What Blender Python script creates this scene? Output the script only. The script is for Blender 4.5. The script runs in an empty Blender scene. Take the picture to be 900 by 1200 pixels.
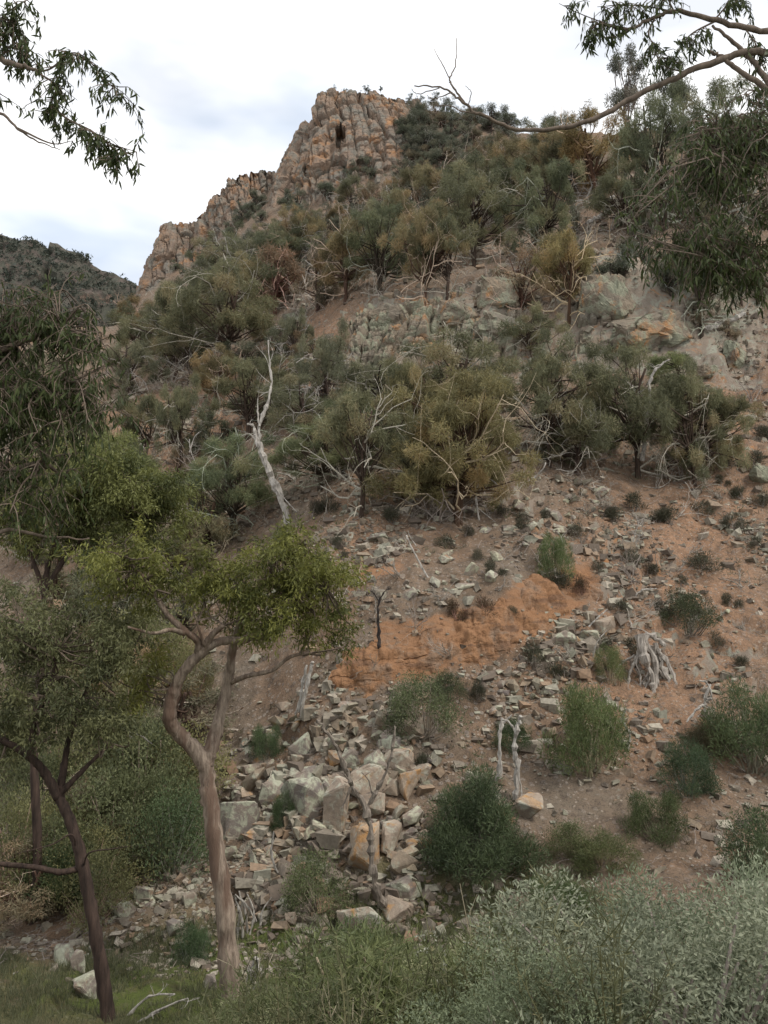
import bpy, bmesh, math, random
import numpy as np
from mathutils import Vector, Matrix, Euler

# ------------------------------------------------------------------ camera, sky, sun, exposure
SC = bpy.context.scene
COL = SC.collection
PITCH = math.radians(9.0)
F = 979.0                                   # focal length in pixels of a 900 x 1200 frame
SP, CP = math.sin(PITCH), math.cos(PITCH)
cam_d = bpy.data.cameras.new('camera')
cam = bpy.data.objects.new('camera', cam_d); COL.objects.link(cam)
cam_d.sensor_fit = 'VERTICAL'; cam_d.angle_y = 2*math.atan(600/F)
cam_d.clip_start = 0.05; cam_d.clip_end = 5000
cam.location = (0, 0, 0); cam.rotation_euler = (math.pi/2+PITCH, 0, 0)
SC.camera = cam
SC.render.resolution_x, SC.render.resolution_y = 768, 1024

SUN_EL, SUN_AZ = 52.0, 125.0                # azimuth clockwise from +Y (ahead); 125 = right, a little behind
wd = bpy.data.worlds.new('World'); SC.world = wd; wd.use_nodes = True
wn, wl = wd.node_tree.nodes, wd.node_tree.links
wn.clear()
def WN(t, **k):
    n = wn.new(t)
    for a, b in k.items(): setattr(n, a, b)
    return n
w_out = WN('ShaderNodeOutputWorld'); w_bg = WN('ShaderNodeBackground'); w_bg.inputs[1].default_value = 0.1
w_sky = WN('ShaderNodeTexSky', sky_type='NISHITA', sun_disc=False)
w_sky.sun_elevation = math.radians(SUN_EL); w_sky.sun_rotation = math.radians(SUN_AZ)
w_tc = WN('ShaderNodeTexCoord')
w_map = WN('ShaderNodeMapping'); w_map.inputs['Scale'].default_value = (1.0, 1.0, 2.6)
w_map.inputs['Location'].default_value = (0.3, 1.7, 0.4)
w_n1 = WN('ShaderNodeTexNoise'); w_n1.inputs['Scale'].default_value = 2.1; w_n1.inputs['Detail'].default_value = 5; w_n1.inputs['Roughness'].default_value = 0.5
w_n2 = WN('ShaderNodeTexNoise'); w_n2.inputs['Scale'].default_value = 3.4; w_n2.inputs['Detail'].default_value = 4
w_r1 = WN('ShaderNodeMapRange'); w_r1.inputs[1].default_value = 0.36; w_r1.inputs[2].default_value = 0.52; w_r1.inputs[3].default_value = 0.62; w_r1.inputs[4].default_value = 1.0
w_r2 = WN('ShaderNodeMapRange'); w_r2.inputs[1].default_value = 0.35; w_r2.inputs[2].default_value = 0.55
w_cl = WN('ShaderNodeMix', data_type='RGBA')           # cloud brightness
w_cl.inputs[6].default_value = (5.9, 6.45, 7.2, 1); w_cl.inputs[7].default_value = (8.6, 8.6, 8.6, 1)
w_mx = WN('ShaderNodeMix', data_type='RGBA')
wl.new(w_tc.outputs['Generated'], w_map.inputs[0])
wl.new(w_map.outputs[0], w_n1.inputs['Vector']); wl.new(w_map.outputs[0], w_n2.inputs['Vector'])
wl.new(w_n1.outputs[0], w_r1.inputs[0]); wl.new(w_n2.outputs[0], w_r2.inputs[0])
wl.new(w_r2.outputs[0], w_cl.inputs[0])
wl.new(w_r1.outputs[0], w_mx.inputs[0]); wl.new(w_sky.outputs[0], w_mx.inputs[6]); wl.new(w_cl.outputs[2], w_mx.inputs[7])
wl.new(w_mx.outputs[2], w_bg.inputs[0]); wl.new(w_bg.outputs[0], w_out.inputs[0])

sun_d = bpy.data.lights.new('sun', 'SUN'); sun_d.energy = 1.5; sun_d.angle = math.radians(10); sun_d.color = (1.0, 0.95, 0.88)
sun = bpy.data.objects.new('sun', sun_d); COL.objects.link(sun)
_e, _a = math.radians(SUN_EL), math.radians(SUN_AZ)
_sd = Vector((math.sin(_a)*math.cos(_e), math.cos(_a)*math.cos(_e), math.sin(_e)))
sun.rotation_euler = (-_sd).to_track_quat('-Z', 'Y').to_euler(); sun.location = _sd*60
vs = SC.view_settings
vs.view_transform = 'Standard'; vs.look = 'None'; vs.exposure = 0.68; vs.gamma = 1.0; vs.use_curve_mapping = False
SC.cycles.max_bounces = 5; SC.cycles.diffuse_bounces = 3; SC.cycles.transmission_bounces = 3; SC.cycles.transparent_max_bounces = 4
SC.cycles.use_denoising = True

# ------------------------------------------------------------------ small maths
rng = np.random.default_rng(7)
random.seed(7)
def kx_kz(u, v):
    xc, zc = (u-450.0)/F, (600.0-v)/F
    d = CP - zc*SP
    return xc/d, (SP+zc*CP)/d
def P(u, v, Y):                              # point of the place at distance Y ahead, seen at u, v
    a, b = kx_kz(u, v)
    return np.array([a*Y, Y, b*Y])
def _hash(ix, iy, iz, seed):
    h = (ix.astype(np.int64)*374761393 + iy.astype(np.int64)*668265263 + iz.astype(np.int64)*2147483647 + seed*1274126177) & 0xffffffff
    h = ((h ^ (h >> 13))*1274126177) & 0xffffffff
    h = ((h ^ (h >> 16))*2246822519) & 0xffffffff
    return ((h ^ (h >> 15)) & 0xffffff)/16777216.0
def vnoise(p, seed=0):
    p = np.asarray(p, float); i = np.floor(p); f = p-i; f = f*f*(3-2*f)
    r = 0
    for dx in (0, 1):
        for dy in (0, 1):
            for dz in (0, 1):
                w = (f[:, 0] if dx else 1-f[:, 0])*(f[:, 1] if dy else 1-f[:, 1])*(f[:, 2] if dz else 1-f[:, 2])
                r = r + w*_hash(i[:, 0]+dx, i[:, 1]+dy, i[:, 2]+dz, seed)
    return r*2-1
def fbm(p, octv=4, seed=0, gain=0.5):
    p = np.asarray(p, float); r = 0; a = 1
    for k in range(octv):
        r = r + a*vnoise(p*(2.03**k)+k*17.3, seed+k); a *= gain
    return r
def voro(p, seed=0):
    p = np.asarray(p, float); i = np.floor(p)
    f1 = np.full(len(p), 9.); f2 = np.full(len(p), 9.); cid = np.zeros(len(p))
    for dx in (-1, 0, 1):
        for dy in (-1, 0, 1):
            for dz in (-1, 0, 1):
                c = i+np.array([dx, dy, dz])
                q = np.stack([_hash(c[:, 0], c[:, 1], c[:, 2], seed+s) for s in (1, 2, 3)], 1)+c
                d = np.linalg.norm(q-p, axis=1)
                n = d < f1
                f2 = np.where(n, f1, np.minimum(f2, d))
                cid = np.where(n, _hash(c[:, 0], c[:, 1], c[:, 2], seed+9), cid)
                f1 = np.where(n, d, f1)
    return f1, f2, cid
def sstep(a, b, x):
    t = np.clip((x-a)/(b-a), 0, 1); return t*t*(3-2*t)
def norm(v):
    v = np.asarray(v, float)
    return v/np.maximum(np.linalg.norm(v, axis=-1, keepdims=True), 1e-9)

# ------------------------------------------------------------------ object helpers
def mesh(name, V, FS, mat=None, attrs=None, smooth=False):
    V = np.asarray(V, np.float32); FS = [np.asarray(f, np.int32) for f in (FS if isinstance(FS, list) else [FS]) if len(f)]
    me = bpy.data.meshes.new(name)
    me.vertices.add(len(V)); me.vertices.foreach_set('co', V.ravel())
    nl = sum(f.size for f in FS); npol = sum(len(f) for f in FS)
    me.loops.add(nl); me.polygons.add(npol)
    me.loops.foreach_set('vertex_index', np.concatenate([f.ravel() for f in FS]))
    tot = np.concatenate([np.full(len(f), f.shape[1], np.int32) for f in FS])
    st = np.zeros(npol, np.int32); st[1:] = np.cumsum(tot)[:-1]
    me.polygons.foreach_set('loop_start', st)
    me.polygons.foreach_set('use_smooth', np.full(npol, bool(smooth)))
    for k, a in (attrs or {}).items():
        a = np.asarray(a, np.float32)
        if a.ndim == 1:
            at = me.attributes.new(k, 'FLOAT', 'POINT'); at.data.foreach_set('value', a)
        else:
            at = me.attributes.new(k, 'FLOAT_COLOR', 'POINT'); at.data.foreach_set('color', np.c_[a, np.ones(len(a))].astype(np.float32).ravel())
    me.update(calc_edges=True); me.validate()
    if mat: me.materials.append(mat)
    return me
def obj(name, me, parent=None, **props):
    o = bpy.data.objects.new(name, me); COL.objects.link(o)
    if parent: o.parent = parent
    for k, v in props.items(): o[k] = v
    return o
def empty(name, loc=(0, 0, 0), rz=0.0, sc=1.0, **props):
    o = bpy.data.objects.new(name, None); COL.objects.link(o)
    o.empty_display_size = 0.2
    o.location = loc; o.rotation_euler = (0, 0, rz)
    o.scale = (sc, sc, sc) if np.isscalar(sc) else sc
    for k, v in props.items(): o[k] = v
    return o
def copy_tree(src, tint=None):
    c = src.copy(); COL.objects.link(c)
    for ch in src.children:
        d = ch.copy(); COL.objects.link(d); d.parent = c
        if tint is not None: d.color = (*tint, 1)
    return c
REG = []
def where(o, core, u, v, size, marks): REG.append((o, core, u, v, size, marks))
def finish_labels():
    """say of each repeated thing beside which landmark it stands, then which is larger of those that still read alike"""
    b = {}
    for o, core, u, v, size, marks in REG:
        mu, mv, mt = min(marks, key=lambda m: math.hypot(m[0]-u, (m[1]-v)*1.2)); dx, dy = u-mu, v-mv; d = math.hypot(dx, dy)
        s = ('right of' if dx > 0 else 'left of') if abs(dx) > 1.7*abs(dy) else ('below' if dy > 0 else 'above') if abs(dy) > 1.7*abs(dx) else ('below right of' if dy > 0 and dx > 0 else 'below left of' if dy > 0 else 'above right of' if dx > 0 else 'above left of')
        s = ('just ' if d < 24 else 'well ' if d > 62 else '')+s
        b.setdefault(f'{core} {s} {mt}', []).append((size, o, u))
    for lb, it in b.items():
        it.sort(key=(lambda q: -q[0]) if len(it) < 4 else (lambda q: q[2])); ordn = ['leftmost ']+[w+'-from-left ' for w in ('second', 'third', 'fourth', 'fifth', 'sixth', 'seventh', 'eighth', 'ninth', 'tenth', 'eleventh', 'twelfth')]; pre = {1: ('',), 2: ('larger ', 'smaller '), 3: ('largest ', 'middle-sized ', 'smallest ')}.get(len(it)) or (ordn[:len(it)-1]+['rightmost '] if len(it) <= 12 else None)
        for k, (_, o, _u) in enumerate(it): o['label'] = (pre[k]+lb) if pre else lb
class Geo:
    """collects vertices, triangles, quads and one float per vertex"""
    def __init__(s): s.V = []; s.T = []; s.Q = []; s.A = []; s.n = 0
    def add(s, V, T=None, Q=None, a=0.0):
        V = np.asarray(V, float).reshape(-1, 3)
        if T is not None and len(T): s.T.append(np.asarray(T)+s.n)
        if Q is not None and len(Q): s.Q.append(np.asarray(Q)+s.n)
        s.V.append(V); s.A.append(np.full(len(V), a) if np.isscalar(a) else np.asarray(a)); s.n += len(V)
    def mesh(s, name, mat, smooth=False):
        fs = []
        if s.T: fs.append(np.concatenate(s.T))
        if s.Q: fs.append(np.concatenate(s.Q))
        return mesh(name, np.concatenate(s.V), fs, mat, {'t': np.concatenate(s.A)}, smooth)
def spline(pts, n=6):
    pts = [np.asarray(p, float) for p in pts]
    if len(pts) < 3: return np.array([pts[0]+(pts[-1]-pts[0])*t for t in np.linspace(0, 1, n)])
    q = [2*pts[0]-pts[1]]+pts+[2*pts[-1]-pts[-2]]; out = []
    for i in range(1, len(q)-2):
        for t in np.linspace(0, 1, n, endpoint=False):
            a, b, c, d = q[i-1:i+3]
            out.append(0.5*((2*b)+(c-a)*t+(2*a-5*b+4*c-d)*t*t+(3*b-a-3*c+d)*t**3))
    out.append(pts[-1]); return np.array(out)
def tube(g, pts, r, sides=6, a=0.0, rough=0.0, closed=True):
    pts = np.asarray(pts, float); n = len(pts); r = np.broadcast_to(np.asarray(r, float), (n,)) if np.ndim(r) else np.full(n, r)
    d = np.gradient(pts, axis=0); d = norm(d)
    up = np.array([0.31, 0.17, 0.93]); up = np.array([1., 0.1, 0.05]) if abs(d.mean(0)@up) > 0.8*np.linalg.norm(d.mean(0)) else up
    x = norm(np.cross(d, up)); y = np.cross(d, x)
    th = np.linspace(0, 2*np.pi, sides, endpoint=False)
    R = r[:, None]*(1+rough*(rng.random((n, sides))-0.5)) if rough else np.repeat(r[:, None], sides, 1)
    V = pts[:, None]+R[..., None]*(np.cos(th)[None, :, None]*x[:, None]+np.sin(th)[None, :, None]*y[:, None])
    i = np.arange(n-1)[:, None]*sides; j = np.arange(sides)[None]; k = (j+1) % sides
    Q = np.stack([i+j, i+k, i+sides+k, i+sides+j], -1).reshape(-1, 4)
    V = V.reshape(-1, 3); T = []
    if closed:
        V = np.concatenate([V, pts[-1:]+d[-1:]*r[-1]*0.6, pts[:1]]); e = n*sides
        T = [[(n-1)*sides+q, (n-1)*sides+(q+1) % sides, e] for q in range(sides)]+[[(q+1) % sides, q, e+1] for q in range(sides)]
    g.add(V, np.array(T) if T else None, Q, a)
def grow(g, p, d, L, r, depth, rs, wander=0.35, sides=5, droop=0.0, kids=(2, 3), tips=None, shrink=(0.5, 0.75), spread=0.9, fork_from=0.35):
    """a wandering branch with side branches"""
    n = 5 if depth else 4
    pts = [np.array(p, float)]; d = norm(d)
    for i in range(n):
        d = norm(d+rs.normal(0, wander, 3)*0.6+np.array([0, 0, -droop])); pts.append(pts[-1]+d*L/n)
    rad = np.linspace(r, r*0.45, len(pts))
    tube(g, pts, rad, sides if depth else 3)
    if tips is not None: tips.append((pts[-1], d))
    if depth > 0:
        for k in range(rs.integers(kids[0], kids[1]+1)):
            t = rs.uniform(fork_from, 1.0)*(n); i = min(int(t), n-1)
            q = pts[i]+(pts[i+1]-pts[i])*(t-i)
            dd = norm(norm(pts[i+1]-pts[i])+rs.normal(0, spread, 3))
            grow(g, q, dd, L*rs.uniform(*shrink), max(rad[i]*0.6, r*0.25), depth-1, rs, wander, sides, droop, kids, tips, shrink, spread, fork_from)

# ------------------------------------------------------------------ materials
class M:
    pass
def mat_new(name):
    m = bpy.data.materials.new(name); m.use_nodes = True
    nt = m.node_tree; nt.nodes.clear()
    out = nt.nodes.new('ShaderNodeOutputMaterial')
    def N(t, ins=None, **k):
        n = nt.nodes.new(t)
        for a, b in k.items(): setattr(n, a, b)
        for a, b in (ins or {}).items():
            if isinstance(b, bpy.types.NodeSocket): nt.links.new(b, n.inputs[a])
            else: n.inputs[a].default_value = b
        return n
    return m, nt, out, N
def mix(N, f, a, b, blend='MIX'):
    c4 = lambda c: (*c, 1) if isinstance(c, tuple) and len(c) == 3 else c
    return N('ShaderNodeMix', {0: f, 6: c4(a), 7: c4(b)}, data_type='RGBA', blend_type=blend).outputs[2]
def rng_node(N, v, a, b, c=0.0, d=1.0):
    return N('ShaderNodeMapRange', {0: v, 1: a, 2: b, 3: c, 4: d}).outputs[0]
def noise(N, vec, scale, detail=4, rough=0.55, dist=0.0):
    return N('ShaderNodeTexNoise', {'Vector': vec, 'Scale': scale, 'Detail': detail, 'Roughness': rough, 'Distortion': dist}).outputs[0]

def leaf_mat(name, dark, light, rust=None, rough=0.6, trans=0.25, spec=0.3, tint=True):
    """dark/light mixed by the leaf clump's own value, rust where that value is high"""
    m, nt, out, N = mat_new(name)
    t = N('ShaderNodeAttribute', attribute_name='t').outputs['Fac']
    c = mix(N, rng_node(N, t, 0.0, 0.75), dark, light)
    if rust: c = mix(N, rng_node(N, t, 0.62, 1.0), c, rust)
    if tint:
        c = mix(N, 1.0, c, N('ShaderNodeObjectInfo').outputs['Color'], 'MULTIPLY')
    p = N('ShaderNodeBsdfPrincipled', {'Base Color': c, 'Roughness': rough, 'Specular IOR Level': spec})
    tr = N('ShaderNodeBsdfTranslucent', {'Color': c})
    mx = N('ShaderNodeMixShader', {0: trans, 1: p.outputs[0], 2: tr.outputs[0]})
    nt.links.new(mx.outputs[0], out.inputs[0]); return m
def bark_mat(name, a, b, streak=(30, 30, 3), bump=0.5, patch=None, dist=0.02):
    m, nt, out, N = mat_new(name)
    tc = N('ShaderNodeTexCoord').outputs['Object']
    mp = N('ShaderNodeMapping', {0: tc, 3: streak}).outputs[0]
    n = noise(N, mp, 1.0, 5, 0.65)
    c = mix(N, rng_node(N, n, 0.3, 0.7), a, b)
    if patch:
        c = mix(N, rng_node(N, noise(N, N('ShaderNodeMapping', {0: tc, 3: (5, 5, 0.9)}).outputs[0], 1.0, 4), 0.48, 0.60, 0.0, 0.85), c, patch)
    c = mix(N, 1.0, c, N('ShaderNodeObjectInfo').outputs['Color'], 'MULTIPLY')
    bp = N('ShaderNodeBump', {'Height': n, 'Strength': bump, 'Distance': dist})
    p = N('ShaderNodeBsdfPrincipled', {'Base Color': c, 'Roughness': 0.9, 'Specular IOR Level': 0.2, 'Normal': bp.outputs[0]})
    nt.links.new(p.outputs[0], out.inputs[0]); return m
def rock_mat(name, base, warm, lichen, orange, lich=(0.5, 0.62), oran=(0.6, 0.72), scale=1.0, bump=0.6, crack=0.08):
    m, nt, out, N = mat_new(name)
    tcn = N('ShaderNodeTexCoord'); oi = N('ShaderNodeObjectInfo')
    geo = N('ShaderNodeNewGeometry')
    pos = geo.outputs['Position']
    n1 = noise(N, pos, 0.9*scale, 5, 0.6); n2 = noise(N, pos, 2.3*scale, 6, 0.65, 0.6); n3 = noise(N, pos, 1.1*scale, 5, 0.6, 1.0)
    n4 = noise(N, pos, 9.0*scale, 5, 0.7)
    c = mix(N, rng_node(N, n1, 0.35, 0.65), base, warm)
    c = mix(N, rng_node(N, n3, *oran), c, orange)
    c = mix(N, rng_node(N, n2, *lich, 0.0, 0.9), c, lichen)
    c = mix(N, rng_node(N, n4, 0.35, 0.7, 0.0, 0.35), c, (0.06, 0.05, 0.045))
    c = mix(N, 1.0, c, oi.outputs['Color'], 'MULTIPLY')
    vor = N('ShaderNodeTexVoronoi', {'Vector': N('ShaderNodeMix', {0: 0.12, 4: pos, 5: N('ShaderNodeTexNoise', {'Vector': pos, 'Scale': 1.5*scale}).outputs['Color']}, data_type='VECTOR').outputs[1], 'Scale': 3.2*scale}, feature='DISTANCE_TO_EDGE').outputs[0]
    h = N('ShaderNodeMath', {0: n4, 1: rng_node(N, vor, 0.0, 0.06, -crack, 0.0)}, operation='ADD').outputs[0]
    bp = N('ShaderNodeBump', {'Height': h, 'Strength': bump, 'Distance': 0.06/scale})
    p = N('ShaderNodeBsdfPrincipled', {'Base Color': c, 'Roughness': 0.92, 'Specular IOR Level': 0.15, 'Normal': bp.outputs[0]})
    nt.links.new(p.outputs[0], out.inputs[0]); return m

M.sheoak = leaf_mat('sheoak_needles', (0.092, 0.095, 0.056), (0.225, 0.220, 0.126), (0.255, 0.205, 0.12), trans=0.33)
M.scrub = leaf_mat('grey_scrub', (0.090, 0.092, 0.064), (0.185, 0.182, 0.122), (0.20, 0.165, 0.115), trans=0.3)
M.shrub = leaf_mat('green_shrub', (0.052, 0.068, 0.036), (0.130, 0.150, 0.075), trans=0.3)
M.dark = leaf_mat('dark_cushion', (0.035, 0.038, 0.022), (0.075, 0.075, 0.042), (0.09, 0.065, 0.05))
M.olive = leaf_mat('olive_gum', (0.065, 0.074, 0.020), (0.205, 0.205, 0.050), trans=0.35)
M.gum = leaf_mat('hanging_gum', (0.026, 0.036, 0.013), (0.070, 0.086, 0.030), rough=0.5, spec=0.15, trans=0.25)
M.silver = leaf_mat('silver_shrub', (0.140, 0.156, 0.100), (0.290, 0.305, 0.205), trans=0.3)
M.weed = leaf_mat('weed_green', (0.070, 0.080, 0.042), (0.160, 0.162, 0.085), (0.26, 0.22, 0.12), trans=0.3)
M.straw = leaf_mat('straw', (0.28, 0.22, 0.13), (0.42, 0.37, 0.26), trans=0.1)
M.flower = leaf_mat('dry_flower', (0.26, 0.26, 0.19), (0.40, 0.40, 0.32), trans=0.2)
M.char = bark_mat('charred_bark', (0.018, 0.015, 0.014), (0.05, 0.04, 0.035))
M.olive3 = leaf_mat('green_gum', (0.058, 0.070, 0.024), (0.165, 0.172, 0.052), trans=0.35)
M.olive2 = leaf_mat('dull_olive_gum', (0.066, 0.072, 0.032), (0.150, 0.152, 0.066), trans=0.3)
M.bark = bark_mat('gum_bark', (0.10, 0.070, 0.052), (0.40, 0.315, 0.24), (16, 16, 3.0), 1.0, (0.135, 0.085, 0.06), 0.03)
M.darkbark = bark_mat('dark_bark', (0.022, 0.016, 0.013), (0.085, 0.056, 0.043), (16, 16, 2.0), 0.9, None, 0.02)
M.twig = bark_mat('twig_bark', (0.075, 0.056, 0.042), (0.19, 0.145, 0.11), (20, 20, 3), 0.4)
M.dead = bark_mat('dead_wood', (0.16, 0.14, 0.12), (0.54, 0.50, 0.44), (26, 26, 3.0), 1.0)
M.deadbr = bark_mat('dead_brown_twig', (0.15, 0.12, 0.10), (0.34, 0.29, 0.25), (22, 22, 3.0), 0.4)
M.rock = rock_mat('lichen_rock', (0.19, 0.165, 0.145), (0.28, 0.225, 0.175), (0.42, 0.425, 0.315), (0.36, 0.20, 0.10), (0.46, 0.57), (0.60, 0.70), 1.7)
M.cream = rock_mat('cream_rock', (0.27, 0.215, 0.165), (0.42, 0.335, 0.255), (0.46, 0.45, 0.36), (0.46, 0.27, 0.12), (0.52, 0.64), (0.56, 0.67), 1.7)
M.orange = rock_mat('orange_rock', (0.34, 0.26, 0.19), (0.44, 0.35, 0.26), (0.44, 0.42, 0.34), (0.44, 0.25, 0.11), (0.56, 0.66), (0.48, 0.58), 1.7)
M.outcrop = rock_mat('outcrop_rock', (0.185, 0.160, 0.125), (0.26, 0.205, 0.145), (0.275, 0.28, 0.20), (0.38, 0.20, 0.09), (0.47, 0.58), (0.55, 0.65), 0.55, 0.9, 0.25)
M.cliff = rock_mat('cliff_rock', (0.21, 0.158, 0.12), (0.29, 0.205, 0.145), (0.215, 0.20, 0.165), (0.37, 0.20, 0.10), (0.47, 0.60), (0.52, 0.64), 0.20, 1.0, 0.2)
M.fardrock = rock_mat('far_rock', (0.085, 0.074, 0.062), (0.135, 0.106, 0.088), (0.075, 0.078, 0.058), (0.20, 0.14, 0.105), (0.42, 0.54), (0.58, 0.70), 0.10, 1.0)
# ------------------------------------------------------------------ the hillside as a height field
def T_of(v): return kx_kz(450, v)[1]
NEARP = [(-40, 3.0), (-12, -0.9), (0, -1.62), (3, -1.9), (6, -3.2), (9, -4.55)]
COLS = {
 -0.70: [(1200, 12), (1100, 16.5), (1000, 20), (900, 25), (800, 32), (700, 40), (600, 50), (500, 66), (440, 80), (420, 92)],
 -0.42: [(1200, 12), (1100, 16), (1000, 19), (900, 23.5), (800, 29), (700, 36), (600, 45), (500, 60), (430, 76), (385, 95)],
 -0.32: [(1200, 12), (1120, 15.3), (1040, 17.3), (950, 20.2), (860, 23.3), (800, 26), (700, 33), (600, 41), (500, 54), (450, 65), (410, 80), (378, 100), (355, 118)],
 -0.24: [(1200, 12), (1125, 15.2), (1045, 17.2), (950, 19.9), (860, 22.3), (800, 24.5), (700, 30), (600, 37.5), (500, 49), (450, 58), (400, 70), (350, 90), (318, 108), (300, 120)],
 -0.15: [(1200, 12.5), (1130, 15), (1050, 17), (950, 19.5), (860, 21.5), (800, 23), (700, 27.5), (600, 34), (500, 44), (400, 60), (350, 74), (300, 92), (250, 108), (222, 120)],
 -0.06: [(1200, 13), (1130, 15), (1050, 16.6), (950, 18.7), (860, 20.2), (815, 21.0), (715, 22.9), (640, 26.5), (600, 30), (500, 40), (430, 49), (395, 53), (360, 58), (300, 74), (255, 92), (230, 103), (125, 117)],
 0.02: [(1200, 13), (1130, 15), (1050, 16.5), (950, 18.5), (860, 20), (802, 21.1), (705, 22.9), (640, 26), (600, 29.5), (500, 38), (430, 46), (400, 49), (362, 51.5), (335, 58), (300, 70), (260, 85), (215, 100), (118, 114)],
 0.14: [(1200, 12), (1130, 14.5), (1050, 16.3), (950, 18.4), (860, 20.4), (800, 21.6), (770, 22.1), (675, 23.8), (640, 26), (600, 29.3), (500, 38), (430, 45), (398, 47.5), (345, 50.5), (300, 64), (250, 80), (200, 94), (143, 108)],
 0.24: [(1200, 11), (1050, 15.6), (1000, 17), (900, 19.4), (800, 22.2), (740, 23.8), (690, 25.4), (600, 30.5), (500, 38.3), (450, 42.5), (420, 45), (340, 48.5), (300, 58), (250, 70), (205, 82), (156, 98)],
 0.34: [(1200, 10.5), (1050, 15.2), (1000, 17), (900, 19.5), (800, 22.6), (700, 26), (600, 31), (540, 35), (500, 38.2), (450, 42), (425, 44), (330, 47.5), (300, 54), (250, 65), (212, 75), (178, 86), (156, 96)],
 0.52: [(1200, 10), (1050, 15), (1000, 17), (900, 20), (800, 23), (700, 26.3), (600, 31), (500, 37.5), (430, 42.5), (340, 49), (250, 62), (190, 78), (160, 92)],
 0.80: [(1200, 10), (1050, 15), (1000, 17), (900, 20), (800, 23), (700, 26.3), (600, 31), (500, 37.5), (430, 42.5), (340, 49), (250, 62), (190, 78), (160, 92)],
}
YG = np.concatenate([np.linspace(-40, 10, 120, endpoint=False), np.linspace(10, 60, 500, endpoint=False), np.linspace(60, 320, 520)])
_cols = sorted(COLS); _prof = []
for a in _cols:
    yz = list(NEARP)+[(Y, T_of(v)*Y) for v, Y in COLS[a]]
    y1, z1 = yz[-1]
    left = sstep(-0.2, -0.4, np.array(a)*1.0)
    yz += [(y1+10, z1+0.5-3*left), (y1+45, z1+3-26*left), (y1+250, z1+15-60*left)]
    y, z = np.array(yz).T
    zz = np.interp(YG, y, z)
    _prof.append(zz)
_prof = np.array(_prof)
AG = np.linspace(-0.75, 0.85, 201)
def _pchip(x, y, q):                          # monotone cubic across the columns, y: (n, k)
    h = np.diff(x)[:, None]; dl = np.diff(y, axis=0)/h; m = np.zeros_like(y)
    s = dl[:-1]*dl[1:] > 0
    w = 2*dl[:-1]*dl[1:]/np.where(np.abs(dl[:-1]+dl[1:]) < 1e-9, 1e-9, dl[:-1]+dl[1:])
    m[1:-1] = np.where(s, w, 0)
    i = np.clip(np.searchsorted(x, q)-1, 0, len(x)-2); t = ((np.clip(q, x[0], x[-1])-x[i])/np.diff(x)[i])[:, None]; hh = np.diff(x)[i][:, None]
    return (1+2*t)*(1-t)**2*y[i]+t*(1-t)**2*hh*m[i]+t*t*(3-2*t)*y[i+1]+t*t*(t-1)*hh*m[i+1]
ZT = _pchip(np.array(_cols), _prof, AG)
def _smooth_y(Z):                             # light smoothing along distance
    k = np.array([1, 3, 4, 3, 1.])/12
    Zp = np.pad(Z, ((0, 0), (2, 2)), 'edge')
    return sum(k[i]*Zp[:, i:i+Z.shape[1]] for i in range(5))
ZT = _smooth_y(ZT)
def base_z(x, y):
    a = x/np.maximum(y, 6.0)
    fi = np.clip((a-AG[0])/(AG[1]-AG[0]), 0, len(AG)-1.001); i = fi.astype(int); fa = fi-i
    j = np.clip(np.searchsorted(YG, y)-1, 0, len(YG)-2); fy = np.clip((y-YG[j])/(YG[j+1]-YG[j]), 0, 1)
    return (ZT[i, j]*(1-fy)+ZT[i, j+1]*fy)*(1-fa)+(ZT[i+1, j]*(1-fy)+ZT[i+1, j+1]*fy)*fa
def hit0(u, v):
    kx, kz = kx_kz(u, v); Y = np.concatenate([np.linspace(2, 60, 1200), np.linspace(60.1, 150, 900)])
    z = base_z(kx*Y, Y); w = np.nonzero(z >= kz*Y)[0]
    return float(Y[w[0]]) if len(w) else 112.0
def wpoly(pts):                               # outline given by what one sees, kept as an outline on the ground
    return np.array([[kx_kz(u, v)[0]*hit0(u, v), hit0(u, v)] for u, v in pts])
def inside(poly, x, y, soft=0.6):
    n = len(poly); c = np.zeros(len(x), bool); dmin = np.full(len(x), 1e9)
    for i in range(n):
        x1, y1 = poly[i]; x2, y2 = poly[(i+1) % n]
        cr = ((y1 > y) != (y2 > y)) & (x < (x2-x1)*(y-y1)/(y2-y1+1e-12)+x1); c ^= cr
        dx, dy = x2-x1, y2-y1; t = np.clip(((x-x1)*dx+(y-y1)*dy)/(dx*dx+dy*dy+1e-9), 0, 1)
        dmin = np.minimum(dmin, np.hypot(x-x1-t*dx, y-y1-t*dy))
    return sstep(-soft, soft, np.where(c, dmin, -dmin))
BANK = [wpoly([(405, 812), (400, 790), (440, 770), (440, 735), (500, 730), (560, 715), (600, 695), (640, 668), (690, 668), (705, 690), (690, 715), (640, 742), (600, 765), (560, 782), (500, 796), (450, 808)]),
        wpoly([(400, 690), (430, 668), (470, 660), (470, 672), (430, 690), (408, 700)])]
OUTC = [wpoly([(400, 470), (405, 380), (470, 352), (600, 330), (625, 360), (640, 430), (560, 425), (470, 420), (440, 480)]),
        wpoly([(640, 430), (660, 300), (740, 300), (830, 300), (900, 340), (900, 440), (800, 450), (720, 432)])]
GRASS = [wpoly([(0, 1200), (0, 1120), (60, 1140), (120, 1120), (230, 1085), (300, 1060), (390, 1040), (520, 1040), (620, 1030), (700, 1060), (700, 1200)])]
SCREE = [wpoly([(250, 1090), (250, 1000), (260, 880), (310, 830), (420, 820), (560, 800), (640, 750), (720, 690), (740, 740), (640, 860), (600, 960), (500, 1010), (480, 1060), (330, 1060)]),
         wpoly([(90, 1170), (60, 1110), (140, 1030), (250, 1020), (250, 1100), (190, 1120)])]
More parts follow.
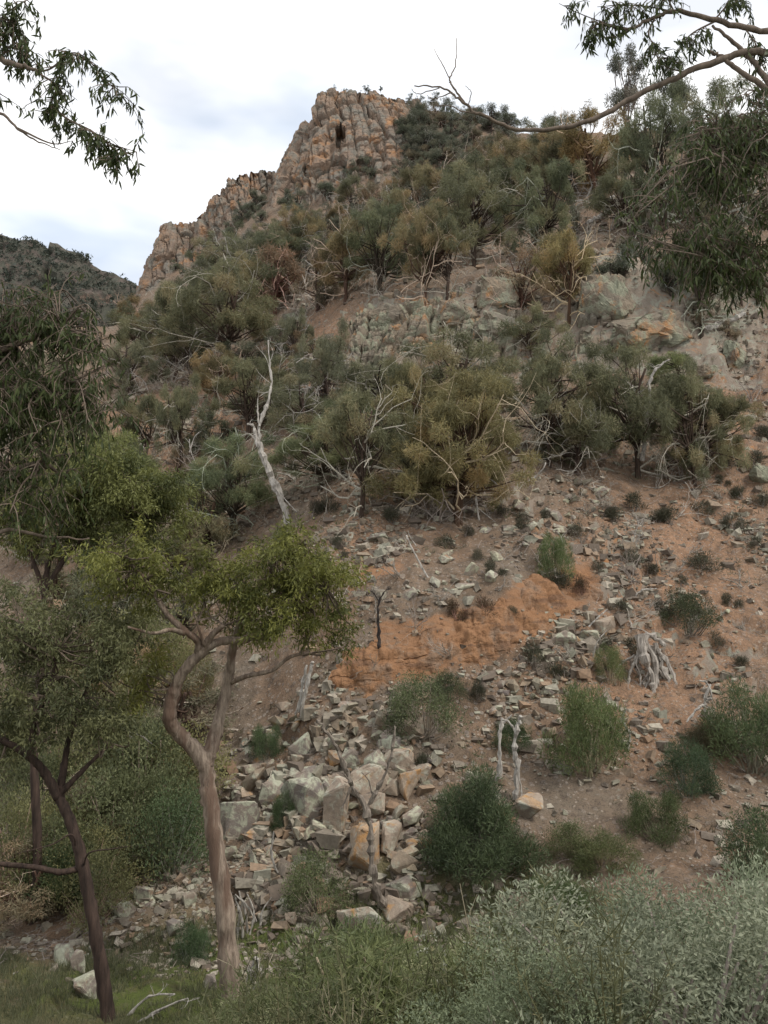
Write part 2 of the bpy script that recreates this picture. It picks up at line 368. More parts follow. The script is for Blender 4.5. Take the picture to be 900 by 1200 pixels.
REDD = [wpoly([(110, 510), (160, 470), (260, 440), (300, 410), (380, 370), (420, 380), (400, 440), (340, 470), (240, 540), (150, 560)]),
        wpoly([(780, 420), (880, 400), (905, 430), (905, 780), (800, 900), (700, 880), (640, 780), (690, 700), (640, 640), (700, 600), (800, 560)]),
        wpoly([(430, 560), (380, 620), (400, 680), (480, 650), (470, 560)]), wpoly([(400, 540), (440, 420), (480, 420), (430, 540)])]
def wmask(polys, x, y, soft):
    r = np.zeros(len(x))
    for p in polys: r = np.maximum(r, inside(p, x, y, soft))
    return r
def ledges(x, y, z):
    p = np.c_[x, y, z*0]; q = z/1.05+0.9*fbm(p*0.30, 3, 61)+0.25*vnoise(p*1.3, 62); fr = q-np.floor(q)
    m = sstep(0.05, 0.35, fbm(p*0.16, 3, 66))*sstep(15.5, 18, y)
    st = sstep(0.0, 0.16, fr)-fr
    return 0.42*m*st, m*(1-sstep(0.10, 0.22, fr))
def ground_full(x, y):
    x = np.asarray(x, float).ravel(); y = np.asarray(y, float).ravel()
    z = base_z(x, y); d = np.maximum(y, 1.0)
    p = np.c_[x, y, np.zeros(len(x))]
    far = sstep(14, 60, d); near = sstep(4, 9, d)
    bank = wmask(BANK, x, y, 0.5); outc = wmask(OUTC, x, y, 1.5)
    z = z+near*(0.10+0.35*far)*fbm(p*0.45, 4, 3)+far*0.9*fbm(p*0.09, 3, 11)
    z = z+near*0.05*fbm(p*2.3, 3, 5)
    f1, f2, cid = voro(np.c_[x*0.9, y*0.7, z*0.9], 21)
    z = z+near*(1-bank)*(0.20+0.25*far)*(cid-0.5)*sstep(0.02, 0.2, f2-f1)
    f1, f2, cid = voro(np.c_[x*2.6, y*2.2, z*2.6], 25); z = z+near*(1-bank)*0.09*(cid-0.5)*sstep(0.02, 0.15, f2-f1)
    f1, f2, cid = voro(np.c_[x*0.38, y*0.30, z*0.5], 31)
    z = z+outc*(1.3*(cid-0.5)*sstep(0.0, 0.12, f2-f1)-0.25*(1-sstep(0, 0.1, f2-f1)))
    led, _ = ledges(x, y, z); z = z+near*(1-bank)*led
    z = z+bank*(0.16*fbm(np.c_[x*2.2, y*0.5, y*0], 3, 41)+0.10*vnoise(np.c_[x*0.8, y*0.8, y*0], 43))
    return z
# one cached table of the finished surface for placing things on it
_gb = np.linspace(-0.72, 0.72, 300); _gy = np.concatenate([np.linspace(-12, 30, 340, endpoint=False), np.geomspace(30, 150, 260)])
_GZ = None
def _cache():
    global _GZ
    B, Y = np.meshgrid(_gb, _gy, indexing='ij')
    _GZ = ground_full((B*(Y+14)).ravel(), Y.ravel()).reshape(B.shape)
_cache()
def gz(x, y):
    x = np.asarray(x, float); y = np.asarray(y, float); b = x/(y+14)
    fi = np.clip((b-_gb[0])/(_gb[1]-_gb[0]), 0, len(_gb)-1.001); i = fi.astype(int); fa = fi-i
    j = np.clip(np.searchsorted(_gy, y)-1, 0, len(_gy)-2); fy = np.clip((y-_gy[j])/(_gy[j+1]-_gy[j]), 0, 1)
    return (_GZ[i, j]*(1-fy)+_GZ[i, j+1]*fy)*(1-fa)+(_GZ[i+1, j]*(1-fy)+_GZ[i+1, j+1]*fy)*fa
_HY = np.concatenate([np.linspace(4, 40, 1400), np.geomspace(40.05, 149, 1200)])
def hit(u, v):                                # the ground one sees at u, v
    kx, kz = kx_kz(u, v); z = gz(kx*_HY, _HY); w = np.nonzero(z >= kz*_HY)[0]
    Y = float(_HY[w[0]]) if len(w) else 112.0
    return np.array([kx*Y, Y, float(gz(kx*Y, Y))])
def gpt(x, y): return np.array([x, y, float(gz(x, y))])

# soil
def soil_material():
    m, nt, out, N = mat_new('hillside_soil')
    pos = N('ShaderNodeNewGeometry').outputs['Position']
    msk = N('ShaderNodeSeparateColor', {0: N('ShaderNodeAttribute', attribute_name='mask').outputs['Color']})
    red, grs, scr = msk.outputs[0], msk.outputs[1], msk.outputs[2]
    bank = N('ShaderNodeAttribute', attribute_name='bank').outputs['Fac']; outc = N('ShaderNodeAttribute', attribute_name='outc').outputs['Fac']
    n1 = noise(N, pos, 0.35, 5, 0.6); n2 = noise(N, pos, 1.7, 6, 0.65); n3 = noise(N, pos, 9.0, 5, 0.7); n4 = noise(N, pos, 32.0, 3, 0.7)
    c = mix(N, rng_node(N, n2, 0.32, 0.68), (0.125, 0.085, 0.056), (0.265, 0.175, 0.115))
    c = mix(N, rng_node(N, n1, 0.42, 0.66, 0.0, 0.8), c, (0.19, 0.158, 0.12))
    rfac = N('ShaderNodeMath', {0: red, 1: rng_node(N, n2, 0.3, 0.6, 0.35, 1.0)}, operation='MULTIPLY').outputs[0]
    c = mix(N, rfac, c, mix(N, rng_node(N, n3, 0.35, 0.65), (0.245, 0.142, 0.085), (0.385, 0.232, 0.142)))
    vs_ = N('ShaderNodeTexVoronoi', {'Vector': pos, 'Scale': 7.0, 'Randomness': 1.0}); vcol = N('ShaderNodeSeparateColor', {0: vs_.outputs['Color']})
    pebble = N('ShaderNodeMath', {0: rng_node(N, vcol.outputs[0], 0.50, 0.54), 1: rng_node(N, vs_.outputs['Distance'], 0.36, 0.46, 1.0, 0.0)}, operation='MULTIPLY').outputs[0]
    pebc = mix(N, vcol.outputs[1], (0.20, 0.165, 0.14), (0.36, 0.30, 0.24))
    pf = N('ShaderNodeMath', {0: pebble, 1: rng_node(N, scr, 0.0, 1.0, 0.45, 0.9)}, operation='MULTIPLY').outputs[0]
    c = mix(N, pf, c, pebc)
    c = mix(N, rng_node(N, n4, 0.50, 0.66, 0.0, 0.65), c, (0.05, 0.04, 0.034))
    v2 = N('ShaderNodeTexVoronoi', {'Vector': pos, 'Scale': 13.0}); v2c = N('ShaderNodeSeparateColor', {0: v2.outputs['Color']})
    c = mix(N, N('ShaderNodeMath', {0: rng_node(N, v2c.outputs[0], 0.72, 0.74, 0.0, 0.8), 1: rng_node(N, v2.outputs['Distance'], 0.3, 0.42, 1.0, 0.0)}, operation='MULTIPLY').outputs[0], c, mix(N, v2c.outputs[1], (0.07, 0.055, 0.045), (0.40, 0.33, 0.26)))
    c = mix(N, rng_node(N, noise(N, pos, 3.6, 5, 0.75), 0.54, 0.64, 0.0, 0.6), c, (0.085, 0.064, 0.05))
    gf = N('ShaderNodeMath', {0: grs, 1: rng_node(N, n2, 0.25, 0.5)}, operation='MULTIPLY').outputs[0]
    c = mix(N, gf, c, mix(N, n3, (0.060, 0.078, 0.022), (0.125, 0.145, 0.042)))
    oc = mix(N, rng_node(N, n1, 0.4, 0.6), (0.20, 0.165, 0.13), (0.27, 0.215, 0.165))
    oc = mix(N, rng_node(N, noise(N, pos, 0.8, 5, 0.6, 0.8), 0.56, 0.66), oc, (0.33, 0.165, 0.075))
    oc = mix(N, rng_node(N, noise(N, pos, 1.3, 5, 0.65, 0.5), 0.50, 0.62), oc, (0.27, 0.265, 0.21))
    c = mix(N, rng_node(N, N('ShaderNodeMath', {0: outc, 1: n2}, operation='MULTIPLY').outputs[0], 0.30, 0.42), c, oc)
    bk = mix(N, rng_node(N, n2, 0.3, 0.7), (0.235, 0.124, 0.066), (0.32, 0.180, 0.100))
    bk = mix(N, rng_node(N, noise(N, N('ShaderNodeMapping', {0: pos, 3: (1.2, 1.2, 5)}).outputs[0], 1.2, 5), 0.52, 0.68, 0.0, 0.8), bk, (0.235, 0.165, 0.115))
    bk = mix(N, rng_node(N, n3, 0.5, 0.75, 0.0, 0.6), bk, (0.17, 0.09, 0.05))
    bf = N('ShaderNodeMath', {0: bank, 1: rng_node(N, n2, 0.3, 0.6, 0.75, 1.35)}, operation='MULTIPLY').outputs[0]
    c = mix(N, rng_node(N, bf, 0.35, 0.75), c, bk)
    h = N('ShaderNodeMath', {0: n3, 1: N('ShaderNodeMath', {0: n4, 1: N('ShaderNodeMath', {0: pf, 1: 0.8}, operation='MULTIPLY').outputs[0]}, operation='ADD').outputs[0]}, operation='ADD').outputs[0]
    bp = N('ShaderNodeBump', {'Height': h, 'Strength': 0.8, 'Distance': 0.05})
    p = N('ShaderNodeBsdfPrincipled', {'Base Color': c, 'Roughness': 0.95, 'Specular IOR Level': 0.1, 'Normal': bp.outputs[0]})
    nt.links.new(p.outputs[0], out.inputs[0]); return m
M.soil = soil_material()
def build_ground():
    b = np.concatenate([np.linspace(-0.95, -0.50, 30, endpoint=False), np.linspace(-0.50, 0.50, 385), np.linspace(0.50, 0.95, 31)[1:]])
    y = np.concatenate([np.linspace(-13, 8, 40, endpoint=False), np.linspace(8, 14, 60, endpoint=False), np.geomspace(14, 60, 310, endpoint=False), np.geomspace(60, 125, 130, endpoint=False), np.geomspace(125, 320, 24)])
    Bq, Yq = np.meshgrid(b, y, indexing='ij'); X = (Bq*(Yq+14)).ravel(); Yf = Yq.ravel()
    Z = ground_full(X, Yf); nb, ny = len(b), len(y)
    i = np.arange(nb-1)[:, None]*ny+np.arange(ny-1)[None]
    Q = np.stack([i, i+ny, i+ny+1, i+1], -1).reshape(-1, 4)
    mk = np.c_[wmask(REDD, X, Yf, 2.0), wmask(GRASS, X, Yf, 0.8)*(Yf > 9)+(Yf <= 9), wmask(SCREE, X, Yf, 1.2)]
    me = mesh('hillside', np.c_[X, Yf, Z], Q, M.soil, {'mask': mk, 'bank': wmask(BANK, X, Yf, 0.35), 'outc': np.maximum(wmask(OUTC, X, Yf, 1.5), 0.95*ledges(X, Yf, base_z(X, Yf))[1]*(wmask(BANK, X, Yf, .5) < .3))}, True)
    obj('hillside_terrain', me, kind='structure')
build_ground()

# ------------------------------------------------------------------ far hill
def build_far_hill():
    cr = [(-500, 120), (-300, 190), (-120, 250), (0, 268), (40, 277), (100, 302), (160, 338), (230, 385), (320, 450), (420, 520)]
    xs = np.linspace(-500, 420, 260); cv = np.interp(xs, *zip(*cr)); tt = np.linspace(0, 1.35, 110)
    V = []
    for u, v in zip(xs, cv):
        top = P(u, v, 300)
        for t in tt:
            if t <= 1: q = top*np.array([1, 1, 1])+np.array([20*(1-t), -(1-t)*110, -(1-t)*(top[2]+10)])
            else: q = top+np.array([0, (t-1)*220, -(t-1)*90])
            V.append(q)
    V = np.array(V); f1, f2, cid = voro(V/np.array([9, 9, 14]), 5)
    V += np.c_[np.zeros(len(V)), -5*(cid-0.5), 2.2*fbm(V/12, 4, 8)+3.0*(cid-.5)]
    n = len(tt); i = np.arange(len(xs)-1)[:, None]*n+np.arange(n-1)[None]
    Q = np.stack([i, i+n, i+n+1, i+1], -1).reshape(-1, 4)
    obj('far_hill', mesh('far_hill', V, Q, M.fardrock), kind='structure')
    # dark wood over its crest and shoulders, too far to tell the trees apart
    G = V.reshape(len(xs), n, 3); g = Geo(); rs = np.random.default_rng(5)
    for k in range(7500):
        i = rs.integers(60, len(xs)-1); t = int(np.clip(rs.beta(2.6, 1.0)*80, 0, 82) if rs.random() < 0.85 else rs.uniform(0, 60))
        c = G[i, t]; r = rs.uniform(0.9, 1.9)
        m = 11; d = norm(rs.normal(0, 1, (m, 3))); d[:, 2] = np.abs(d[:, 2])
        q = c+d*r*rs.uniform(.5, 1, (m, 1))+np.array([0, 0, r*0.3]); e = rs.normal(0, 1, (m, 3, 3))*0.42*r*0.6
        g.add((q[:, None]+e).reshape(-1, 3), np.arange(3*m).reshape(-1, 3), a=rs.random()*0.6)
    obj('far_woods', g.mesh('far_woods', M.farleaf), label='dark scrubby woodland along the crest of the far hill', category='woodland', kind='stuff')
M.farleaf = leaf_mat('far_woodland', (0.040, 0.048, 0.036), (0.075, 0.085, 0.062), tint=False)
build_far_hill()

# ------------------------------------------------------------------ cliffs
def clay_material():
    m, nt, out, N = mat_new('orange_clay'); pos = N('ShaderNodeNewGeometry').outputs['Position']
    n1 = noise(N, pos, 1.1, 5, 0.6, 0.6); n2 = noise(N, pos, 4.5, 6, 0.7); n3 = noise(N, pos, 22.0, 4, 0.7)
    lay = noise(N, N('ShaderNodeMapping', {0: pos, 3: (0.7, 0.7, 4.5)}).outputs[0], 1.3, 5, 0.6)
    c = mix(N, rng_node(N, n2, 0.3, 0.7), (0.245, 0.126, 0.064), (0.34, 0.190, 0.102))
    c = mix(N, rng_node(N, n1, 0.50, 0.64, 0.0, 0.85), c, (0.25, 0.185, 0.135))
    c = mix(N, rng_node(N, lay, 0.53, 0.62, 0.0, 0.7), c, (0.17, 0.10, 0.065))
    c = mix(N, rng_node(N, n3, 0.5, 0.75, 0.0, 0.5), c, (0.12, 0.075, 0.05))
    h = N('ShaderNodeMath', {0: n2, 1: n3}, operation='ADD').outputs[0]
    bp = N('ShaderNodeBump', {'Height': h, 'Strength': 0.9, 'Distance': 0.06})
    p = N('ShaderNodeBsdfPrincipled', {'Base Color': c, 'Roughness': 0.95, 'Specular IOR Level': 0.1, 'Normal': bp.outputs[0]}); nt.links.new(p.outputs[0], out.inputs[0]); return m
M.clay = clay_material()
def cliff(name, base, top, ns, nt, block, amp, mat, back=9.0, seed=1, cave=None, lean=0.0, colu=1.0, soft=0.0):
    Bp = spline([P(*q) for q in base], 12); Tp = spline([P(*q) for q in top], 12)
    s = np.linspace(0, 1, ns); t = np.linspace(-0.12, 1.0, nt)
    def at(L, s):
        q = s*(len(L)-1); i = np.minimum(q.astype(int), len(L)-2); f = (q-i)[:, None]; return L[i]*(1-f)+L[i+1]*f
    Bs, Ts = at(Bp, s), at(Tp, s)
    bul = np.sin(np.clip(t, 0, 1)*np.pi)
    G = Bs[:, None]+(Ts-Bs)[:, None]*t[None, :, None]
    out = norm(np.c_[-(Bs-Bs.mean(0))[:, :1]*-1, -np.ones(ns)*6, np.zeros(ns)])
    G = G+out[:, None]*(bul[None, :, None]*lean)
    nb = 26                                     # the top runs back and down behind the crest
    w = np.linspace(0, 1, nb)[1:]
    cap = Ts[:, None]+np.array([0, 1, 0])*w[None, :, None]*back+np.array([0, 0, -1.0])*(w[None, :, None]**1.5)*back*0.55
    G = np.concatenate([G, cap], 1); n2 = G.shape[1]
    du = np.gradient(G, axis=0); dv = np.gradient(G, axis=1); N_ = norm(np.cross(du, dv)); 
    flip = np.sign((N_[:, :nt]*np.array([0, -1, 0.])).sum(-1).mean()); N_ = N_*flip
    V = G.reshape(-1, 3).copy(); Nf = N_.reshape(-1, 3)
    warp = np.c_[fbm(V*0.35, 2, seed), fbm(V*0.35+9, 2, seed+1), fbm(V*0.35+19, 2, seed+2)]*0.35
    dsp = 0
    tilt = 0.05; mid = (Bs+Ts)/2; SA = np.repeat(np.concatenate([[0], np.cumsum(np.linalg.norm(np.diff(mid, axis=0), axis=1))]), n2)
    for k, (b, am) in enumerate(((1.0, 1.0), (0.42, 0.42), (0.16, 0.15))):
        w_, h_ = block*b*0.8, block*b*colu*0.8; q = V+warp*block*b*(0.9 if k == 0 else 0.5)
        a1 = (SA+q[:, 0]-V[:, 0]+q[:, 2]*tilt)/w_; ci = np.floor(a1)
        a2 = (q[:, 2]-SA*0.10)/h_+_hash(ci, ci*0, ci*0, seed+k)*0.8; cj = np.floor(a2)
        merge = _hash(ci, np.floor(cj/2), ci*0, seed+5+k) > 0.55
        cj2 = np.where(merge, np.floor(cj/2)+1000, cj); cid = _hash(ci, cj2, ci*0, seed+17+k)
        e1 = np.minimum(a1-ci, 1-(a1-ci))*w_; e2 = np.where(merge, np.minimum((a2/2-np.floor(cj/2)), 1-(a2/2-np.floor(cj/2)))*2, np.minimum(a2-cj, 1-(a2-cj)))*h_
        e = np.minimum(e1, e2); cw = 0.05*block*b+0.04
        dsp = dsp+am*amp*((cid-0.5)*2-1.0*(1-sstep(0.0, cw*1.6, e))+0.10*((a2-cj)-.5))
    dsp = dsp+amp*0.5*fbm(V/block*0.5, 3, seed+7)+0.05*fbm(V*2.5, 2, seed+8)+soft*(fbm(V*np.array([1.6, 1.6, .6]), 4, seed+12, .6)+.5*np.abs(vnoise(V*np.array([4, 4, 1.2]), seed+13)))
    V += Nf*dsp[:, None]
    if cave:
        for (u, v, ru, rv, dep) in cave:
            pr = np.c_[450+F*0+V[:, 0]*0, V[:, 0]*0]
            c = P(u, v, 108.0); k = 108.0/F
            # recess measured on the face itself (x across, z up)
            e = np.sqrt(((V[:, 0]-c[0]*V[:, 1]/108.0)/(ru*k))**2+((V[:, 2]-c[2]*V[:, 1]/108.0)/(rv*k))**2)
            V += np.array([0, 1, 0])*(dep*(1-sstep(0.7, 1.05, e)))[:, None]
    i = np.arange(ns-1)[:, None]*n2+np.arange(n2-1)[None]
    Q = np.stack([i, i+n2, i+n2+1, i+1], -1).reshape(-1, 4)
    return obj(name, mesh(name, V, Q, mat), kind='structure')
cliff('summit_cliff', [(325, 240, 130), (310, 262, 114), (330, 270, 105), (372, 258, 101), (420, 238, 100), (470, 222, 102), (505, 200, 107)],
      [(362, 155, 128), (356, 155, 120), (367, 133, 116), (386, 115, 114), (415, 106, 113), (455, 108, 113), (488, 122, 115)], 280, 235, 5.2, 0.85, M.cliff, 12, 3,
      cave=[(399, 152, 7.0, 6, 2.0), (396, 163, 4.0, 13, 1.8), (402, 158, 3.5, 9, 1.2), (380, 172, 15, 17, 0.5), (425, 190, 9, 5, 1.0), (360, 200, 5, 9, 0.8)], lean=1.2, colu=1.3)
cliff('lower_cliff', [(178, 345, 138), (160, 352, 124), (184, 350, 118), (215, 338, 117), (246, 312, 120)],
      [(192, 270, 136), (190, 266, 127), (200, 262, 124), (222, 262, 124), (246, 258, 127)], 150, 150, 3.4, 0.5, M.cliff, 14, 61, lean=0.6, colu=1.8)
cliff('middle_cliff', [(232, 300, 128), (232, 305, 120), (262, 290, 115), (292, 280, 113), (325, 268, 114)],
      [(236, 252, 128), (242, 243, 123), (262, 216, 121), (290, 198, 119), (322, 199, 121)], 190, 150, 3.0, 0.8, M.cliff, 12, 93, lean=0.4, colu=2.0)

cliff('rock_outcrop', [(398, 490, 44.5), (415, 452, 45.5), (455, 425, 46.3), (520, 415, 46.6), (580, 432, 45.6), (640, 432, 45.0)],
      [(415, 382, 50), (445, 358, 50.5), (500, 352, 51), (545, 340, 52), (590, 318, 53), (632, 338, 53)], 200, 120, 1.9, 0.42, M.outcrop, 8, 131, lean=0.5, colu=0.8)
cliff('rock_outcrop', [(632, 440, 45.5), (690, 440, 44.8), (745, 440, 44.2), (800, 436, 44.2), (850, 432, 44.6), (915, 428, 45.5)],
      [(650, 350, 50), (700, 308, 51), (760, 300, 52), (820, 302, 52), (880, 322, 52), (920, 330, 52)], 220, 130, 2.0, 0.45, M.outcrop, 8, 171, lean=0.5, colu=0.9)
def gp(pts, d): return [(u, v, hit(u, v)[1]+d) for u, v in pts]
cliff('clay_bank', gp([(385, 812), (420, 816), (455, 808), (500, 799), (545, 792), (585, 774), (625, 752), (660, 728), (700, 704)], 0.10),
      gp([(398, 770), (425, 758), (455, 742), (500, 736), (545, 722), (585, 706), (620, 684), (650, 670), (690, 672)], -0.12), 280, 130, 0.8, 0.03, M.clay, 1.2, 211, lean=0.22, colu=0.5, soft=0.15)
# ------------------------------------------------------------------ rocks
def ico(sub):
    bm = bmesh.new(); bmesh.ops.create_icosphere(bm, subdivisions=sub, radius=1.0)
    V = np.array([v.co[:] for v in bm.verts]); T = np.array([[q.index for q in f.verts] for f in bm.faces]); bm.free(); return V, T
ICO = {k: ico(k) for k in (1, 2, 3, 4, 5)}
def rock_shape(seed, sub=3, planes=14, rough=0.05, flat=0.0, chips=0.0):
    rs = np.random.default_rng(seed); D, Tn = ICO[sub]; D = norm(D)
    A = np.linalg.qr(rs.normal(0, 1, (3, 3)))[0]; A = np.linalg.qr(np.eye(3)+0.35*A)[0]
    n = norm(np.concatenate([A, -A])+rs.normal(0, 0.34, (6, 3))); n = np.concatenate([n, norm(rs.normal(0, 1, (max(2, planes-6), 3)))])
    dist = np.concatenate([rs.uniform(0.5, 0.85, 6), rs.uniform(0.52, 0.88, len(n)-6)])
    q = D@n.T; r = np.min(np.where(q > 0.12, dist/np.maximum(q, 0.12), 9), 1); r = np.minimum(r, 1.4)
    V = D*r[:, None]
    if chips:
        f1, f2, cid = voro(V*2.0+seed, seed); V = V*(1+chips*(cid-0.5)*sstep(0, 0.15, f2-f1))[:, None]
    V = V*(1+rough*fbm(V*3.5+seed, 3, seed))[:, None]
    return V/np.abs(V).max(0), Tn
def hull_rock(seed, npts, cuts):
    rs = np.random.default_rng(seed); p = rs.uniform(-1, 1, (npts, 3)); p = p/(np.abs(p)**5).sum(1, keepdims=True)**0.2
    bm = bmesh.new()
    for q in p: bm.verts.new(q)
    r = bmesh.ops.convex_hull(bm, input=bm.verts)
    for v in [v for v in bm.verts if not v.link_faces]: bm.verts.remove(v)
    if cuts > 1:
        bmesh.ops.bevel(bm, geom=list(bm.edges), offset=0.05, segments=1, affect='EDGES')
        bmesh.ops.triangulate(bm, faces=bm.faces); bmesh.ops.subdivide_edges(bm, edges=bm.edges, cuts=cuts, use_grid_fill=True)
    bmesh.ops.triangulate(bm, faces=bm.faces); bm.verts.index_update()
    V = np.array([v.co[:] for v in bm.verts]); T_ = np.array([[v.index for v in f.verts] for f in bm.faces]); bm.free()
    if cuts > 1:
        f1, f2, cid = voro(V*1.6+seed, seed); V = V*(1+(0.10 if npts < 20 else 0.30)*(cid-.5)*sstep(0, .06, f2-f1)+(0.035 if npts < 20 else .06)*fbm(V*4+seed, 3, seed))[:, None]
    return V/np.abs(V).max(0), T_
def rock_mesh(name, seed, dims, mat, sub=3, planes=14, rough=0.05, chips=0.0):
    V, Tn = hull_rock(seed, 15 if planes < 15 else 22, (2 if planes < 15 else 5) if sub >= 4 else (1 if sub <= 2 else 2))
    return mesh(name, V*np.asarray(dims)/2, Tn, mat)
def put_rock(name, u, v, w, h, label, mat, seed, cat='boulder', tilt=0.2, depth=0.85, group=None, planes=13, sub=4, tint=(1, 1, 1), sink=0.36, chips=0.12, Y=None):
    p = hit(u, v+h*0.30) if Y is None else P(u, v+h*0.3, Y)
    k = p[1]/F
    q_ = 1.0 if mat is M.outcrop else 1.06; w, h = w*q_, h*q_
    dims = (w*k*1.08, (w+h)*0.5*k*depth*1.1, h*k*1.12)
    rs = random.Random(seed)
    o = obj(name, rock_mesh(name, seed, dims, mat, sub, planes, 0.05, chips), label=label, category=cat)
    if group: o['group'] = group
    o.location = (p[0], p[1]+dims[1]*0.12, p[2]+dims[2]*0.5*(1-2*sink)+dims[2]*0.12)
    o.rotation_euler = (rs.uniform(-tilt, tilt), rs.uniform(-tilt, tilt), rs.uniform(-0.5, 0.5))
    o.color = (*tint, 1)
    return o
BIG = [ # u, v, w, h, material, label
 (352, 880, 27, 32, 'rock', 'upright pale lichen rock above the big lichen boulder in the rockfall'),
 (354, 942, 43, 46, 'rock', 'large boulder streaked with pale green lichen in the middle of the rockfall'),
 (358, 911, 36, 18, 'rock', 'flat lichen slab lying directly above the large lichen boulder'),
 (280, 968, 46, 44, 'rock', 'big lichen-topped boulder beside the leaning gum trunk'),
 (318, 934, 26, 36, 'rock', 'grey upright rock between the two big lichen boulders'),
 (286, 934, 28, 16, 'rock', 'grey slab just above the boulder next to the gum trunk'),
 (400, 948, 29, 60, 'cream', 'tall pinkish pointed boulder standing in the rockfall'),
 (383, 926, 18, 26, 'rock', 'narrow grey rock behind the tall pinkish boulder'),
 (432, 918, 50, 34, 'cream', 'wide cream boulder beneath the forked dead sapling'),
 (436, 946, 40, 28, 'cream', 'brown shaded block under the wide cream boulder'),
 (468, 893, 30, 28, 'cream', 'cream capstone on top of the split orange boulder'),
 (478, 918, 26, 36, 'orange', 'split boulder with orange and blue-grey sides in the rockfall'),
 (427, 1005, 32, 56, 'orange', 'orange-based boulder behind the foot of the dead sapling'),
 (458, 985, 22, 34, 'cream', 'brown rough block right of the dead sapling'),
 (486, 995, 17, 17, 'cream', 'small square cream block at the edge of the orange rubble'),
 (472, 1044, 36, 34, 'rock', 'grey cube-shaped boulder at the foot of the orange rubble'),
 (468, 1072, 34, 26, 'cream', 'low pinkish rock below the grey cube-shaped boulder'),
 (425, 1088, 48, 36, 'cream', 'broad pale boulder half hidden by the weeds'),
 (442, 842, 22, 24, 'cream', 'brownish block at the head of the rockfall'),
 (496, 908, 18, 20, 'cream', 'small pale rock right of the split orange boulder'),
 (440, 895, 26, 22, 'rock', 'grey block above the wide cream boulder'),
 (455, 873, 26, 18, 'rock', 'grey slab near the top of the rockfall'),
 (412, 893, 20, 26, 'rock', 'narrow tilted grey rock left of the dead sapling stem'),
 (341, 1079, 12, 14, 'cream', 'small pinkish stone alone on the grass near the dead sticks'),
 (622, 950, 32, 27, 'cream', 'pale boulder at the foot of the two standing dead stems'),
 (711, 736, 24, 24, 'cream', 'pinkish-grey square rock right of the clay bank'),
 (690, 744, 26, 12, 'rock', 'thin tilted slab leaning against the square pinkish rock'),
 (658, 752, 30, 20, 'rock', 'flat grey rock between the dark cushion shrub and the tilted slab'),
 (440, 630, 26, 16, 'rock', 'white lichen-spotted rock above the clay bank'),
 (165, 1052, 19, 18, 'rock', 'pale lichen stone topmost of the cluster left of the gum trunk'),
 (146, 1070, 21, 20, 'rock', 'round lichen stone leftmost of the cluster beside the gum trunk'),
 (203, 1092, 20, 17, 'rock', 'grey stone lowest of the cluster left of the gum trunk'),
 (221, 1058, 16, 16, 'rock', 'small grey stone of the cluster nearest the gum trunk'),
 (73, 1122, 20, 22, 'rock', 'pale stone in the grass left of the dark leaning trunk'),
 (90, 1131, 14, 22, 'rock', 'narrow stone touching the pale stone by the dark trunk'),
 (98, 1160, 26, 28, 'rock', 'lichen boulder lowest in the grass left of the dark trunk'),
 (247, 1154, 14, 15, 'rock', 'small pale stone at the left foot of the gum trunk'),
 (540, 368, 64, 40, 'outcrop', 'rounded overhanging boulder with shadowed slot, middle of the outcrop'),
 (592, 392, 72, 56, 'outcrop', 'broad smooth grey rock right of the overhanging boulder'),
 (585, 345, 50, 44, 'outcrop', 'tall pinkish-grey rock above the broad smooth one'),
 (458, 378, 46, 48, 'outcrop', 'lichen-grey rock head left of the overhanging boulder'),
 (765, 388, 104, 58, 'outcrop', 'wide lichen-green rock slab below the right cliff'),
 (790, 318, 40, 56, 'outcrop', 'smooth grey-green rock wall half hidden by hanging leaves'),
 (716, 352, 66, 70, 'outcrop', 'layered rock face behind the rusty sheoak'),
 (866, 415, 34, 40, 'outcrop', 'angular blue-grey block on the right slope'),
 (830, 436, 28, 24, 'outcrop', 'dark rounded rock left of the angular blue-grey block'),
 (698, 405, 26, 26, 'outcrop', 'square lichen block below the layered rock face'),
 (640, 412, 20, 22, 'outcrop', 'pale rock peeping out over the central sheoaks'),
 (893, 555, 26, 34, 'outcrop', 'pale rock cut by the edge on the right slope'),
 (345, 375, 34, 26, 'outcrop', 'grey rounded rock above the tall white dead tree'),
 (700, 480, 18, 20, 'outcrop', 'pale rock between the central trees and the snag'),
]
for k, (u, v, w, h, mt, lb) in enumerate(BIG):
    put_rock('boulder' if w > 20 else 'rock', u, v, w, h, lb, getattr(M, mt), 100+k, cat='boulder' if w > 20 else 'rock', sub=5 if w > 60 else 4, chips=0.2 if mt == 'outcrop' else 0.1, depth=0.7 if mt in ('outcrop',) else 0.85,
             planes=10 if mt != 'outcrop' else 16, tilt=0.25)
